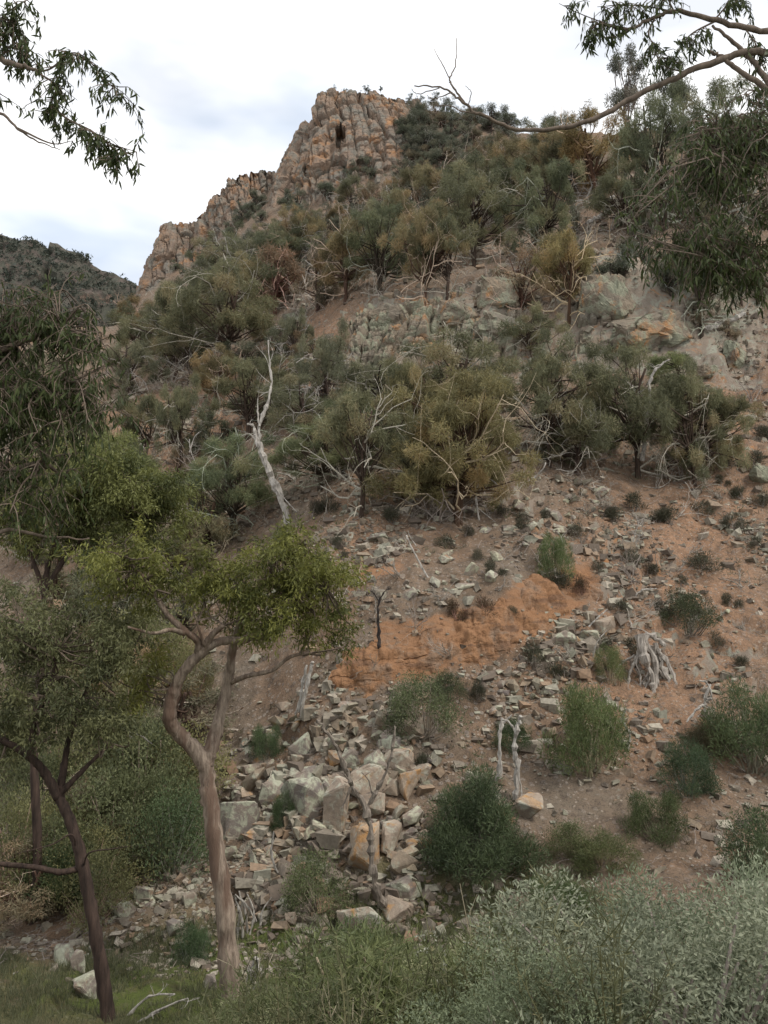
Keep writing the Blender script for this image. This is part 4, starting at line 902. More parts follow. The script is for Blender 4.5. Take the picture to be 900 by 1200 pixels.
scatter(30, [(0, 1090), (0, 860), (120, 780), (230, 820), (240, 930), (150, 1050), (60, 1110)], LEAFY+LEAFY+SCR[:2], 60, 115, 'dusky undergrowth shrub', 'undergrowth in the left gully', 'undergrowth_shrub', [(1.6, 1.35, 1.2), (1.75, 1.4, 1.15), (1.3, 1.2, 1.1)], 9, mind=30, wr=(.9, 1.5))
scatter(14, [(0, 860), (0, 640), (140, 600), (250, 640), (240, 800), (120, 800)], SCR, 60, 110, 'olive scrub bush', 'scrub behind the near gums', 'undergrowth_shrub', [(.9, .95, .8), (1.1, 1.0, .8)], 10, mind=45)

for k in range(3): FARD[k]['H'] = 1.0
scatter(46, [(468, 235), (478, 150), (500, 128), (560, 135), (580, 180), (570, 240), (520, 262)], SCR, 20, 36, 'dull green crest shrub', 'shrubs on the crest shoulder', 'scrub_shrub', [(.75, .82, .78), (.9, .95, .9), (1.15, 1.0, .9)], 25, mind=8)
scatter(75, [(150, 420), (250, 300), (420, 270), (520, 200), (640, 170), (720, 200), (700, 300), (560, 320), (420, 360), (330, 420), (230, 480)], FARD, 30, 56, 'leafless pale twig bush', 'leafless bushes of the upper slope', 'dead_shrub', [(.8, .76, .72), (1, .95, .9), (.6, .54, .5)], 26, mind=12, cat='dead bush')
scatter(22, [(150, 440), (200, 350), (330, 300), (480, 250), (600, 200), (700, 200), (700, 250), (560, 300), (420, 330), (330, 390), (240, 460)], SH, 56, 84, 'grey-olive sheoak', 'sheoaks filling the upper canopy', 'sheoak_tree', [(1, 1, 1), (1.1, 1.0, .9), (.9, .95, .92)], 27, mind=26, cat='tree', wr=(.9, 1.25))
scatter(8, [(330, 600), (350, 500), (430, 510), (560, 520), (700, 520), (860, 520), (850, 570), (640, 560), (430, 600)], SH, 70, 105, 'grey-olive sheoak', 'sheoaks filling the middle canopy', 'sheoak_tree', [(1, 1, 1), (1.1, 1.05, .9), (.95, 1.05, .9)], 28, mind=34, cat='tree', wr=(1.0, 1.3))
# low dark cushion shrubs, each told apart by its place
CU = [(612, 618, 26, 22), (675, 628, 22, 18), (722, 610, 26, 20), (740, 662, 30, 22), (580, 674, 26, 20), (625, 782, 32, 30), (657, 799, 26, 26), (568, 730, 32, 34), (723, 718, 24, 18), (820, 668, 44, 24), (786, 612, 30, 22), (860, 620, 26, 22),
      (880, 550, 30, 24), (852, 546, 22, 18), (870, 584, 24, 18), (838, 757, 22, 18), (858, 710, 22, 18), (682, 697, 22, 26), (652, 690, 26, 24), (822, 603, 28, 18), (745, 597, 34, 22), (395, 643, 22, 20), (366, 606, 24, 24), (700, 668, 16, 14), (536, 727, 22, 28), (592, 606, 20, 16), (545, 628, 20, 16),
      (770, 612, 24, 18), (847, 568, 18, 14), (892, 592, 24, 18), (893, 515, 22, 20), (560, 655, 18, 14), (640, 608, 18, 14), (710, 760, 20, 16), (760, 672, 22, 14), (796, 684, 18, 12), (742, 765, 22, 20), (520, 640, 22, 16), (460, 612, 24, 20), (385, 600, 22, 24), (404, 655, 16, 12), (600, 720, 16, 12), (866, 780, 18, 14),
      (760, 395, 14, 16), (727, 330, 16, 22), (715, 415, 12, 14), (695, 420, 12, 12), (475, 425, 12, 10), (885, 640, 20, 14), (560, 820, 22, 24), (500, 905, 20, 26), (812, 720, 20, 14), (775, 720, 24, 20)]
CUSHM = [(820, 540, 'the right twiggy sheoak'), (745, 560, 'the split trunk'), (890, 555, 'the pale edge rock'), (740, 640, 'the white spiky dead bush'), (338, 612, 'the foot of the white dead tree'), (424, 600, 'the forked trunk sheoak'), (765, 388, 'the wide lichen slab'), (716, 352, 'the layered rock face'), (850, 650, 'the red right slope'), (380, 560, 'the slope by the dead tree')]
near_txt = [((610, 560, 700, 640), 'dark cushion shrub on the stony ground under the central sheoaks'), ((700, 560, 810, 690), 'dark cushion shrub on the slope below the split trunk tree'), ((810, 490, 900, 690), 'dark cushion shrub on the red soil at the right edge'),
            ((600, 760, 670, 810), 'round dark cushion shrub under the right end of the clay bank'), ((500, 640, 620, 740), 'brown-dark cushion shrub on the brow of the clay bank'), ((640, 660, 700, 700), 'dark cushion shrub at the upper right corner of the clay bank'), ((690, 690, 900, 800), 'dark cushion shrub beside the exposed root mass slope'),
            ((350, 560, 480, 670), 'dark cushion shrub on the slope right of the tall white dead tree'), ((690, 320, 770, 430), 'little dark shrub in the cracks of the right rock slab')]
for k, (u, v, w, h) in enumerate(CU):
    lb = next((t for (a, b, c, d), t in near_txt if a <= u <= c and b <= v <= d), 'small dark tuft shrub among the stones of the slope')
    br = (1.35, .9, .85) if (u, v) in ((568, 730), (536, 727), (682, 697)) else (1, 1, 1)
    if br[0] > 1: lb = {568: 'purple-brown twiggy cushion shrub at the lip of the clay bank', 536: 'smaller brown tuft left of the purple-brown one on the bank lip', 682: 'brown dead-looking cushion shrub beneath the bright green bush'}[u]
    o = place(CUSH[k % 4], u, v, v-h, w*1.12, br, name='cushion_shrub', label=lb, category='shrub', group='dark cushion shrubs on the slope')
    if br[0] == 1: where(o, 'dark cushion shrub', u, v-h/2, w, ROCKM+CUSHM)
for a in [
 (DENSE, 558, 1016, 912, 132, 'large dense dark-green round bush right of the rockfall', (.72, .80, .72)),
 (GRN[1], 690, 905, 806, 100, 'feathery light-green bush below the exposed roots', (1.2, 1.25, .95)),
 (GRN[2], 880, 900, 802, 100, 'broad green bush at the right edge of the slope', (.9, 1.0, .85)),
 (GRN[3], 806, 930, 868, 66, 'dark blue-green bush left of the broad edge bush', (.62, .78, .72)),
 (LEAFY[0], 495, 858, 790, 92, 'grey-green leafy bush under the clay bank', (1.0, 1.0, .9)),
 (GRN[0], 650, 684, 622, 46, 'bright green upright bush at the top right of the clay bank', (1.1, 1.2, .85)),
 (LEAFY[1], 810, 742, 690, 76, 'dark mounded bush on the red slope at right', (.55, .55, .5)),
 (GRN[1], 312, 892, 850, 40, 'small feathery bush at the top left of the rockfall', (.85, 1.0, .85)),
 (GRN[2], 329, 974, 930, 28, 'small dark tuft bush beside the large lichen boulder', (.65, .8, .65)),
 (LEAFY[2], 200, 1022, 925, 100, 'blue-green leafy shrub left of the gum trunk', (1.0, 1.15, 1.05)),
 (LEAFY[0], 372, 1070, 1000, 76, 'pale weedy shrub on the flat below the rockfall', (1.25, 1.25, 1.1)),
 (LEAFY[1], 600, 880, 840, 44, 'dark low shrub behind the standing dead stems', (.6, .75, .6)),
 (GRN[3], 705, 1015, 975, 80, 'thin dull-green bush on the bare brown ground', (1.0, .95, .7)),
 (LEAFY[1], 665, 1000, 962, 60, 'straggly dull shrub right of the large dark-green bush', (1.1, 1.05, .85)),
 (GRN[1], 770, 985, 930, 70, 'straggly green shrub below the dark blue-green bush', (.8, .85, .65)),
 (LEAFY[0], 885, 1030, 950, 90, 'dark shrub on the brown slope at the right edge', (.75, .85, .75)),
 (GRN[2], 835, 880, 840, 60, 'dark purple-grey shrub between the hanging roots and the edge bush', (.8, .6, .6)),
 (GRN[0], 715, 800, 756, 40, 'wispy pale green shrub beside the root mass', (1.35, 1.3, 1.0)),
 (LEAFY[2], 430, 1160, 1090, 110, 'green leafy weed clump in front of the pale boulder', (1.0, 1.1, .75)),
 (GRN[3], 655, 1085, 1025, 80, 'dark green shrub behind the foreground weeds', (.85, 1.0, .75)),
 (GRN[0], 70, 1060, 990, 90, 'dark green bush left of the dark leaning trunk', (.7, .8, .65)),
 (GRN[1], 225, 1130, 1085, 50, 'small bluish weed bush beside the gum trunk foot', (.8, 1.0, .9)),
 (LEAFY[1], 525, 820, 785, 40, 'dark scrubby bush right of the grey-green leafy bush', (.6, .65, .55)),
]:
    tree(*a, group='green shrubs on the lower slope', name='green_shrub', category='shrub')
DSL = 'leafless grey-brown twig bush on the slope'
for a in [(DEADS[0], 505, 870, 830, 44, 'leafless twig bush hanging over the chute right of the rockfall'), (DEADS[1], 740, 680, 618, 60, 'white spiky dead bush on the red slope below the twiggy sheoak'), (PALE[1], 742, 640, 590, 44, 'pale dead twigs under the twiggy right sheoak'), (DEADS[2], 510, 610, 540, 100, 'dense tangle of dead twigs under the central dome'),
          (DEADS[0], 690, 545, 485, 60, 'brown dead branches hanging left of the split trunk tree'), (DEADS[1], 800, 560, 500, 80, 'dead twig thicket at the foot of the right twiggy sheoak'), (DEADS[2], 215, 500, 430, 80, 'tangle of dead branches on the red soil below the leaning trunk'), (PALE[0], 360, 480, 430, 70, 'pale dead branches right of the white dead tree'),
          (DEADS[0], 385, 470, 400, 80, 'grey dead thicket above the forked trunk sheoak'), (PALE[2], 345, 560, 500, 70, 'pale tangle of fallen branches behind the white dead tree'), (DEADS[1], 230, 560, 500, 70, 'dead brown thicket in the left hollow'), (PALE[1], 610, 340, 280, 70, 'curling white dead branches on the pinkish rock'),
          (PALE[0], 640, 205, 178, 50, 'white dead twigs crowning the dark green dome tree'), (PALE[2], 700, 240, 190, 70, 'pale fallen branches on the upper right slope'), (PALE[1], 715, 270, 225, 60, 'heap of grey fallen branches by the upper right logs'), (DEADS[2], 580, 230, 190, 60, 'grey thicket of bare branches left of the dark green dome'),
          (DEADS[1], 450, 330, 280, 60, 'dead brown branches under the summit sheoaks'), (DEADS[0], 560, 350, 300, 60, 'bare thicket beneath the bent-trunk sheoak'), (DEADS[2], 100, 930, 850, 120, 'bare brown twigs in the dark gully at left'), (DEADS[0], 160, 900, 830, 100, 'bare twigs behind the gum fork'), (DEADS[1], 40, 1000, 930, 100, 'bare brown twigs at the lower left edge'),
          (DEADS[1], 880, 470, 420, 60, 'leafless purple-grey bush at the right edge below the block'), (DEADS[0], 488, 735, 690, 40, 'pale root-like twigs hanging over the clay bank'), (DEADS[2], 855, 860, 815, 50, 'dead grey twigs in front of the edge bush')]:
    tree(*a, group='leafless bushes on the slope', name='dead_shrub', category='dead bush')

# ------------------------------------------------------------------ dead wood
def dead_wood(name, lines, label, mat=None, cat='dead branch', twigs=0, seed=0, sides=7, group=None, Yo=None, anchor=None, thin=0.72, tint=(1, 1, 1)):
    """lines: list of (pixel path, radius at start, radius at end); the first point of the first line stands on the ground"""
    rs = np.random.default_rng(seed+int(lines[0][0][0][0]*7+lines[0][0][0][1])); g = Geo()
    (u0, v0) = lines[0][0][0] if anchor is None else anchor; base = hit(u0, v0); Y0 = base[1] if Yo is None else Yo
    for path, r0, r1 in lines:
        r0, r1 = r0*thin, r1*thin; k = Y0/F; w = rs.normal(0, 0.10*k*60, len(path)).cumsum()*0.35
        pts = np.array([P(u, v, Y0+w[i]-0.05*i) for i, (u, v) in enumerate(path)])
        q = spline(pts, 5); q = q+rs.normal(0, r0*0.18, q.shape); rr = np.linspace(r0, r1, len(q))
        rr = rr*(1+0.30*rs.normal(0, 1, len(rr)).clip(-1, 1.6)); tube(g, q-base, rr, sides, rough=0.5)
        for _ in range(twigs):
            i = rs.integers(len(q)//3, len(q)); grow(g, q[i]-base, norm(rs.normal(0, 1, 3)+np.array([0, -.2, .3])), rs.uniform(.2, .5)*max(6, Y0)/22, max(rr[i]*.4, .006), 1, rs, .4, 4)
    o = obj(name, g.mesh(name, mat or M.dead), label=label, category=cat); o.location = base; o.color = (*tint, 1)
    if group: o['group'] = group
    return o
dead_wood('dead_tree', [([(338, 614), (328, 582), (318, 558), (307, 530), (299, 510)], .20, .12), ([(304, 522), (305, 495), (314, 473), (318, 448), (316, 420), (314, 398)], .10, .025), ([(301, 516), (297, 500), (291, 497)], .08, .05), ([(304, 500), (302, 482), (302, 467)], .055, .03), ([(303, 520), (292, 508), (282, 512)], .035, .012), ([(317, 440), (312, 420), (300, 405)], .02, .008), ([(316, 425), (320, 412), (314, 400)], .02, .008), ([(322, 566), (334, 585), (348, 600)], .03, .02), ([(318, 450), (306, 440), (300, 432)], .015, .006)], 'tall white dead tree with broken stubs leaning on the left slope', cat='dead tree', twigs=1)
dead_wood('dead_snag', [([(757, 500), (762, 470), (761, 450), (766, 436), (774, 428), (783, 422)], .10, .05), ([(757, 500), (750, 470), (742, 455), (722, 440), (718, 430)], .13, .03), ([(752, 540), (756, 515), (757, 498)], .16, .12)], 'curved white snag rising from the split trunk tree', cat='dead tree', twigs=1, anchor=(752, 562))
dead_wood('standing_snag', [([(584, 918), (586, 890), (585, 862), (589, 842)], .07, .05), ([(587, 850), (600, 838)], .03, .02)], 'left one of two standing pale dead stems on the slope', cat='dead trunk', twigs=0)
dead_wood('standing_snag', [([(604, 938), (607, 905), (603, 880), (606, 855), (610, 840)], .10, .05), ([(606, 905), (611, 925), (610, 938)], .03, .02), ([(606, 860), (596, 846), (588, 843)], .03, .03)], 'right one of two standing pale dead stems, above the pale boulder', cat='dead trunk', twigs=0)
roots = []
rs = np.random.default_rng(8)
for k in range(11):
    u0, v0 = rs.uniform(738, 770), rs.uniform(755, 790); n = rs.integers(3, 5); path = [(u0, v0)]; du = rs.normal(-2, 5); dv = rs.uniform(8, 15)
    for j in range(n): path.append((path[-1][0]+du+rs.normal(0, 3), path[-1][1]+dv+rs.normal(0, 2)))
    roots.append((path, rs.uniform(.025, .05), rs.uniform(.008, .02)))
roots = [([(752+5*j+rs.normal(0, 2), 746+3*j+rs.normal(0, 3)), (757+6*j+rs.normal(0, 2), 775+rs.normal(0, 4)), (762+7*j+rs.normal(0, 2), 800+rs.normal(0, 5)), (765+8*j+rs.normal(0, 3), rs.uniform(812, 838))], rs.uniform(.08, .15), rs.uniform(.04, .08)) for j in range(5)]+[([(752, 752), (746, 772), (737, 792), (735, 816)], .09, .03), ([(766, 800), (776, 835), (790, 870), (800, 890)], .07, .03), ([(748, 750), (762, 744), (778, 756)], .12, .08)]+roots
dead_wood('exposed_roots', roots, 'mass of bleached exposed roots hanging down the right slope', cat='roots', twigs=0, anchor=(760, 800), thin=.8, tint=(.85, .82, .8))
dead_wood('bleached_branch', [([(838, 862), (828, 840), (826, 822), (832, 802)], .05, .04), ([(828, 825), (818, 830), (805, 846)], .05, .04), ([(826, 822), (834, 815), (828, 800), (820, 798)], .05, .02), ([(831, 840), (842, 855), (843, 865)], .03, .02)], 'forked bleached branch below the exposed root mass', twigs=1)
dead_wood('bleached_branch', [([(735, 878), (738, 862), (730, 845), (733, 830)], .05, .03)], 'short bleached root end left of the forked branch', twigs=0)
dead_wood('dead_pole', [([(352, 842), (358, 812), (364, 785), (366, 775)], .07, .05), ([(350, 835), (354, 805), (359, 780)], .05, .04), ([(346, 840), (352, 815), (360, 790)], .025, .02)], 'pale broken poles leaning against the bank left of the clay', cat='dead trunk', twigs=0)
dead_wood('dead_sapling', [([(451, 1062), (442, 1040), (436, 1010), (434, 975), (428, 945), (414, 925), (404, 900), (394, 876), (380, 855), (372, 845)], .10, .04), ([(430, 948), (442, 925), (455, 898), (461, 870), (463, 850)], .06, .02), ([(412, 920), (404, 940), (400, 948)], .03, .01), ([(436, 930), (432, 915), (424, 905)], .02, .01)], 'forked grey dead sapling standing in front of the boulders', cat='dead tree', twigs=1, Yo=16.2, tint=(.55, .5, .46))
dead_wood('dead_sticks', [([(285, 1098), (283, 1075), (276, 1052)], .035, .02), ([(290, 1100), (288, 1070), (280, 1045)], .03, .02), ([(300, 1080), (290, 1062), (276, 1048)], .03, .02), ([(278, 1100), (280, 1078), (284, 1056)], .03, .02), ([(305, 1084), (308, 1066), (318, 1052)], .03, .012), ([(293, 1095), (298, 1070), (290, 1048)], .025, .012)], 'sheaf of splintered pale sticks right of the gum trunk', cat='sticks', twigs=0)
dead_wood('dead_stump', [([(294, 1182), (296, 1150), (299, 1120)], .09, .05), ([(300, 1180), (304, 1148), (303, 1124)], .05, .03), ([(290, 1180), (290, 1150), (294, 1130)], .04, .02)], 'grey split stump close behind the gum trunk foot', cat='stump', twigs=0, Yo=12.6)
dead_wood('fallen_log', [([(824, 388), (840, 380), (858, 374), (872, 368)], .26, .20), ([(866, 370), (874, 360), (878, 354)], .09, .04)], 'thick grey fallen log beside the straight trunk on the right', cat='log', twigs=0)
dead_wood('fallen_log', [([(715, 233), (728, 236), (742, 237)], .30, .25)], 'short dark log on the upper right slope', cat='log', twigs=0)
dead_wood('fallen_log', [([(690, 262), (700, 256), (712, 248), (716, 246)], .28, .2), ([(700, 256), (708, 262), (720, 260)], .12, .06)], 'pale curved log lower in the upper right timber', cat='log', twigs=1)
dead_wood('fallen_branch', [([(688, 232), (694, 218), (705, 205), (720, 198), (735, 192)], .14, .05), ([(694, 218), (690, 205), (684, 196)], .08, .02), ([(705, 208), (712, 195), (710, 188)], .07, .02)], 'grey fallen branch on the scree below the crest trees', twigs=2)
dead_wood('fallen_branch', [([(745, 215), (758, 200), (766, 190), (778, 178)], .12, .05)], 'long pale stick leaning on the crest slope at right', twigs=1)
dead_wood('fallen_branch', [([(502, 678), (493, 662), (484, 645), (476, 628)], .045, .03), ([(488, 640), (481, 630), (478, 622)], .02, .012)], 'long pale bent stick on the slope above the clay bank', twigs=0)
dead_wood('fallen_branch', [([(470, 660), (450, 672), (440, 690)], .03, .015)], 'curved pale stick at the left end of the clay bank', twigs=1)
dead_wood('fallen_branch', [([(616, 566), (628, 558), (636, 550), (640, 542)], .06, .03)], 'pale stick under the right sheoak beside the central dome', twigs=0)
dead_wood('dead_branch', [([(562, 612), (558, 585), (560, 560), (557, 540)], .05, .03), ([(562, 610), (545, 620), (535, 640)], .03, .012), ([(558, 560), (575, 562), (590, 575), (598, 582)], .03, .012), ([(560, 595), (572, 605), (584, 614)], .025, .012), ([(556, 580), (548, 565), (540, 552)], .02, .01)], 'pale bare limb standing in front of the central dome crown', twigs=1, Yo=28.2)
dead_wood('dead_tree', [([(461, 268), (461, 250), (455, 232), (453, 217)], .16, .04), ([(461, 250), (462, 235), (464, 222)], .09, .03), ([(460, 262), (452, 250), (436, 244)], .09, .02)], 'slim white dead tree below the summit cliff', cat='dead tree', twigs=1)
dead_wood('dead_tree', [([(382, 355), (378, 330), (372, 318), (358, 305)], .13, .04), ([(378, 330), (382, 310), (380, 296)], .08, .02), ([(374, 320), (366, 322), (358, 318)], .05, .02)], 'pale dead trunk with a bent arm on the left upper slope', cat='dead tree', twigs=1)
dead_wood('burnt_stake', [([(444, 772), (444, 745), (443, 720), (445, 700)], .07, .035), ([(445, 702), (452, 692), (460, 690)], .03, .012), ([(444, 705), (438, 695), (434, 692)], .03, .012)], 'black charred stem upright at the left of the clay bank', M.char if hasattr(M, 'char') else M.darkbark, 'dead stem', twigs=0)
dead_wood('fallen_branch', [([(170, 528), (160, 512), (150, 498), (142, 486)], .10, .05), ([(158, 508), (148, 506), (136, 498)], .05, .02)], 'grey leaning dead stick on the red soil far left', twigs=1)
dead_wood('fallen_log', [([(200, 440), (212, 436), (222, 432), (228, 428)], .14, .10)], 'pale log end on the ledge under the olive sheoaks', cat='log', twigs=0)
dead_wood('fallen_branch', [([(246, 560), (232, 548), (224, 530), (222, 515)], .06, .03), ([(222, 530), (228, 512), (236, 505)], .04, .02)], 'bent white branch in the left hollow', twigs=1)
dead_wood('fallen_branch', [([(660, 640), (655, 625), (640, 618)], .03, .012)], 'thin twig arch on the stones above the clay bank', twigs=1)
dead_wood('fallen_branch', [([(695, 770), (700, 752), (712, 738)], .03, .015), ([(690, 735), (702, 722), (712, 714)], .03, .02)], 'thin grey stick lying left of the root mass', twigs=0)
dead_wood('fallen_branch', [([(742, 700), (752, 692), (770, 690)], .05, .03)], 'grey stick on the red slope above the root mass', twigs=1)
dead_wood('fallen_branch', [([(830, 530), (850, 528), (865, 532)], .04, .025)], 'pale stick on the soil right of the twiggy sheoak', twigs=0)
dead_wood('fallen_branch', [([(345, 355), (350, 366), (340, 382), (338, 375)], .09, .04)], 'white bent branch on the rock above the white dead tree', twigs=1)
dead_wood('fallen_branch', [([(325, 1022), (318, 1000), (321, 975)], .035, .02)], 'white stick standing below the large lichen boulder', twigs=0, Yo=16.9)
dead_wood('fallen_branch', [([(155, 865), (140, 850), (135, 838), (142, 826)], .035, .012), ([(150, 858), (165, 862), (178, 872)], .02, .01)], 'pale hooked branch between the two near gums', twigs=0, Yo=13)
dead_wood('fallen_branch', [([(150, 1190), (175, 1168), (205, 1165)], .03, .012), ([(160, 1200), (190, 1182), (220, 1170)], .03, .012)], 'grey twigs on the grass between the two trunks', twigs=3)
rsf = np.random.default_rng(91)
for k in range(84):
    u, v = (rsf.uniform(380, 890), rsf.uniform(560, 790)) if k < 52 else (rsf.uniform(130, 480), rsf.uniform(420, 620)) if k < 68 else (rsf.uniform(560, 800), rsf.uniform(190, 300))
    p = hit(u, v); o = copy_tree((FARD+PALE)[rsf.integers(6)], tuple(np.array([1, .96, .92])*rsf.uniform(.75, 1.15))); sz = rsf.uniform(16, 36)*p[1]/F
    o.name = 'fallen_branch'; o.location = p; o.scale = (sz*.8, sz*.8, sz*1.5); o.rotation_euler = (rsf.uniform(.9, 1.5), rsf.uniform(-.4, .4), rsf.uniform(0, 6.28))
    for q in ('H', 'R'): del o[q]
    o['category'] = 'dead branch'; o['group'] = 'small fallen branches on the slope'; where(o, 'small bleached fallen branch', u, v, sz, ROCKM+CUSHM+TREEM)
def twig_litter():
    rs = np.random.default_rng(15); g = Geo(); X = rs.uniform(-0.48, 0.48, 9000); Y = np.exp(rs.uniform(math.log(14.5), math.log(75), 9000)); X = X*Y
    cl = fbm(np.c_[X*0.25, Y*0.25, X*0], 2, 44)
    k = np.nonzero((cl > -0.15) & (wmask(BANK, X, Y, .3) < .3))[0][:2400]; Z = gz(X, Y)
    for i in k:
        a = rs.uniform(0, 6.28); L = rs.lognormal(math.log(.34), .45)*(0.6+Y[i]/60); d = np.array([math.cos(a), math.sin(a)*.8, 0])
        n = 4; q = np.zeros((n, 3)); b = rs.normal(0, .12, n)*L
        for j in range(n):
            s = (j/(n-1)-.5)*L; q[j] = [X[i]+d[0]*s-d[1]*b[j], Y[i]+d[1]*s+d[0]*b[j], 0]
        q[:, 2] = gz(q[:, 0], q[:, 1])+rs.uniform(0.01, .10)+rs.uniform(0, .15)*np.linspace(0, 1, n)
        r = rs.uniform(.004, .009)*(0.7+Y[i]/45); tube(g, q, np.linspace(r, r*.5, n), 3, closed=False, a=rs.random())
    obj('twig_litter', g.mesh('twig_litter', M.deadbr), kind='stuff', label='fallen dead twigs littering the slope', category='twigs')
def dry_tufts():
    rs = np.random.default_rng(17); g = Geo(); n = 9000; X = rs.uniform(-0.48, 0.48, n); Y = np.exp(rs.uniform(math.log(15), math.log(60), n)); X = X*Y
    k = (fbm(np.c_[X*.5, Y*.5, X*0], 3, 47) > rs.uniform(-.3, .6, n)) & (wmask(BANK, X, Y, .3) < .4); X, Y = X[k], Y[k]; Z = gz(X, Y)
    for i in range(len(X)):
        m = rs.integers(6, 13); D = np.c_[rs.normal(0, .7, (m, 2)), rs.uniform(.35, 1.2, m)]; s = rs.uniform(.07, .2)*(.7+Y[i]/45)
        blades(g, np.array([X[i], Y[i], Z[i]-.01])+np.c_[rs.normal(0, s*.35, (m, 2)), np.zeros(m)], D, s*rs.uniform(.6, 1.2, m), s*.11, np.clip(rs.uniform(0, 1)+rs.normal(0, .1, m), 0, 1), 'needle', rs)
    obj('dry_grass', g.mesh('dry_grass', M.drygrass), kind='stuff', label='dry grass and litter tufts over the slope', category='grass')
M.drygrass = leaf_mat('dry_grass', (0.075, 0.066, 0.040), (0.20, 0.165, 0.10), (0.10, 0.115, 0.055), trans=0.2)
dry_tufts()
twig_litter()
# ------------------------------------------------------------------ near gums
def gum_tree(name, label, skel, crowns, bark, mat, seed, leaf=(0.092, 0.021), per=250, cr=(0.13, 0.34), group='near gum trees', sides=10, origin=None, twig_r=.012, hang=0.5):
    rs = np.random.default_rng(seed); tr = Geo(); g = Geo(); tw = Geo(); nodes = []
    base = P(*skel[0][0][0]) if origin is None else np.asarray(origin)
    for path, r0, r1 in skel:
        q = spline([P(*p) for p in path], 7); w = rs.normal(0, r0*0.03, q.shape); w[0] = 0; q = q+w
        rr = np.linspace(r0, r1, len(q)); rr = rr*(1+.08*rs.normal(0, 1, len(q)).clip(-1, 1))
        if path is skel[0][0]: rr[:9] *= np.linspace(1.5, 1.0, 9)
        tube(tr, q-base, rr, sides, rough=0.2)
        nodes += list(q)
    nodes = np.array(nodes)
    for (u, v, ru, rv, Y, ry, n) in crowns:
        c = P(u, v, Y); k = Y/F; gap = .30
        voids = [c+norm(rs.normal(0, 1, 3))*rs.random()**.4*np.array([ru*k, ry, rv*k]) for _ in range(max(2, n//4))]
        for _ in range(int(n*1.7)):
            d = norm(rs.normal(0, 1, 3))*rs.random()**0.45
            q = c+d*np.array([ru*k, ry, rv*k]); r = rs.uniform(*cr)
            if any(np.linalg.norm((q-h)*np.array([1, 1, 1.5])) < gap for h in voids): continue
            t0 = rs.uniform(0.0, 0.95)
            m = int(per*(r/0.33)**1.5); ax = norm(d*np.array([1, 1, .6])+rs.normal(0, .5, 3)+np.array([0, 0, -.15])); o = ax*rs.uniform(-.6, 1.5, (m, 1))+rs.normal(0, .30, (m, 3)); D = o*0.3+rs.normal(0, .5, (m, 3))+np.array([0, 0, -hang])
            blades(g, q+o*r*np.array([1, 1, .85])-base, D, leaf[0]*rs.uniform(.7, 1.2, m), leaf[1]*rs.uniform(.8, 1.2, m), np.clip(t0+rs.normal(0, .15, m), 0, 1), 'leaf', rs)
            far = nodes[np.argmin(np.linalg.norm(nodes-q, axis=1)+rs.uniform(0, .3, len(nodes)))]
            pts = spline([far, (far+q)/2+rs.normal(0, .12, 3)+np.array([0, 0, -.05]), q], 4)-base
            tube(tw, pts, np.linspace(twig_r*1.5, twig_r*.5, len(pts)), 3)
    root = empty(name, base, label=label, category='tree', group=group)
    obj('trunk', tr.mesh('trunk', bark, True), root); obj('twigs', tw.mesh('twigs', M.twig), root, kind='stuff'); obj('crown', g.mesh('crown', mat), root)
    return root
YA = 13.0
def onground(u, v, Y): return (u, v, Y)
ga = hit(273, 1198)
gum_tree('gum_tree', 'pale-barked forked gum with bright olive crown, centre left foreground', [
    ([(274, 1225, YA), (272, 1180, YA), (267, 1110, YA), (261, 1045, YA), (251, 975, YA), (244, 925, YA), (241, 893, YA)], .155, .118),
    ([(242, 900, YA), (226, 876, 12.95), (208, 858, 12.9), (198, 840, 12.8), (203, 812, 12.8), (212, 792, 12.75), (232, 768, 12.7), (258, 752, 12.7), (285, 750, 12.8), (303, 742, 12.9)], .125, .05),
    ([(241, 897, YA), (250, 868, 13.1), (260, 830, 13.2), (268, 795, 13.2), (272, 765, 13.1), (282, 728, 13.0), (300, 695, 13.0), (322, 660, 13.0)], .115, .03),
    ([(236, 766, 12.7), (248, 745, 12.6), (262, 733, 12.5)], .06, .035),
    ([(232, 768, 12.7), (232, 752, 12.6), (218, 740, 12.5), (196, 720, 12.4), (178, 690, 12.3), (160, 668, 12.3), (148, 652, 12.2)], .06, .025),
    ([(216, 742, 12.5), (200, 738, 12.3), (180, 742, 12.2), (150, 735, 12.0)], .045, .015),
    ([(270, 800, 13.2), (290, 792, 13.0), (318, 786, 12.9), (340, 770, 12.8), (365, 765, 12.7)], .045, .018),
    ([(240, 757, 12.6), (234, 740, 12.5), (229, 722, 12.4)], .025, .012),
    ([(300, 742, 12.9), (330, 715, 12.8), (360, 690, 12.7), (385, 690, 12.7)], .04, .012),
    ([(322, 660, 13), (340, 645, 13), (352, 640, 13)], .025, .01), ([(300, 695, 13), (270, 670, 13), (240, 665, 13)], .03, .01)],
    [(320, 658, 60, 30, 13.0, .9, 36), (362, 690, 46, 40, 12.9, .9, 34), (290, 700, 55, 36, 13.0, .9, 30), (335, 730, 55, 26, 12.8, .8, 16), (395, 735, 26, 30, 12.8, .5, 9), (225, 685, 40, 28, 12.9, .7, 9), (180, 680, 45, 36, 12.5, .7, 11), (150, 650, 45, 40, 12.2, .7, 11), (165, 790, 40, 40, 13.4, .6, 9)],
    M.bark, M.olive, 301)
YB = 12.2
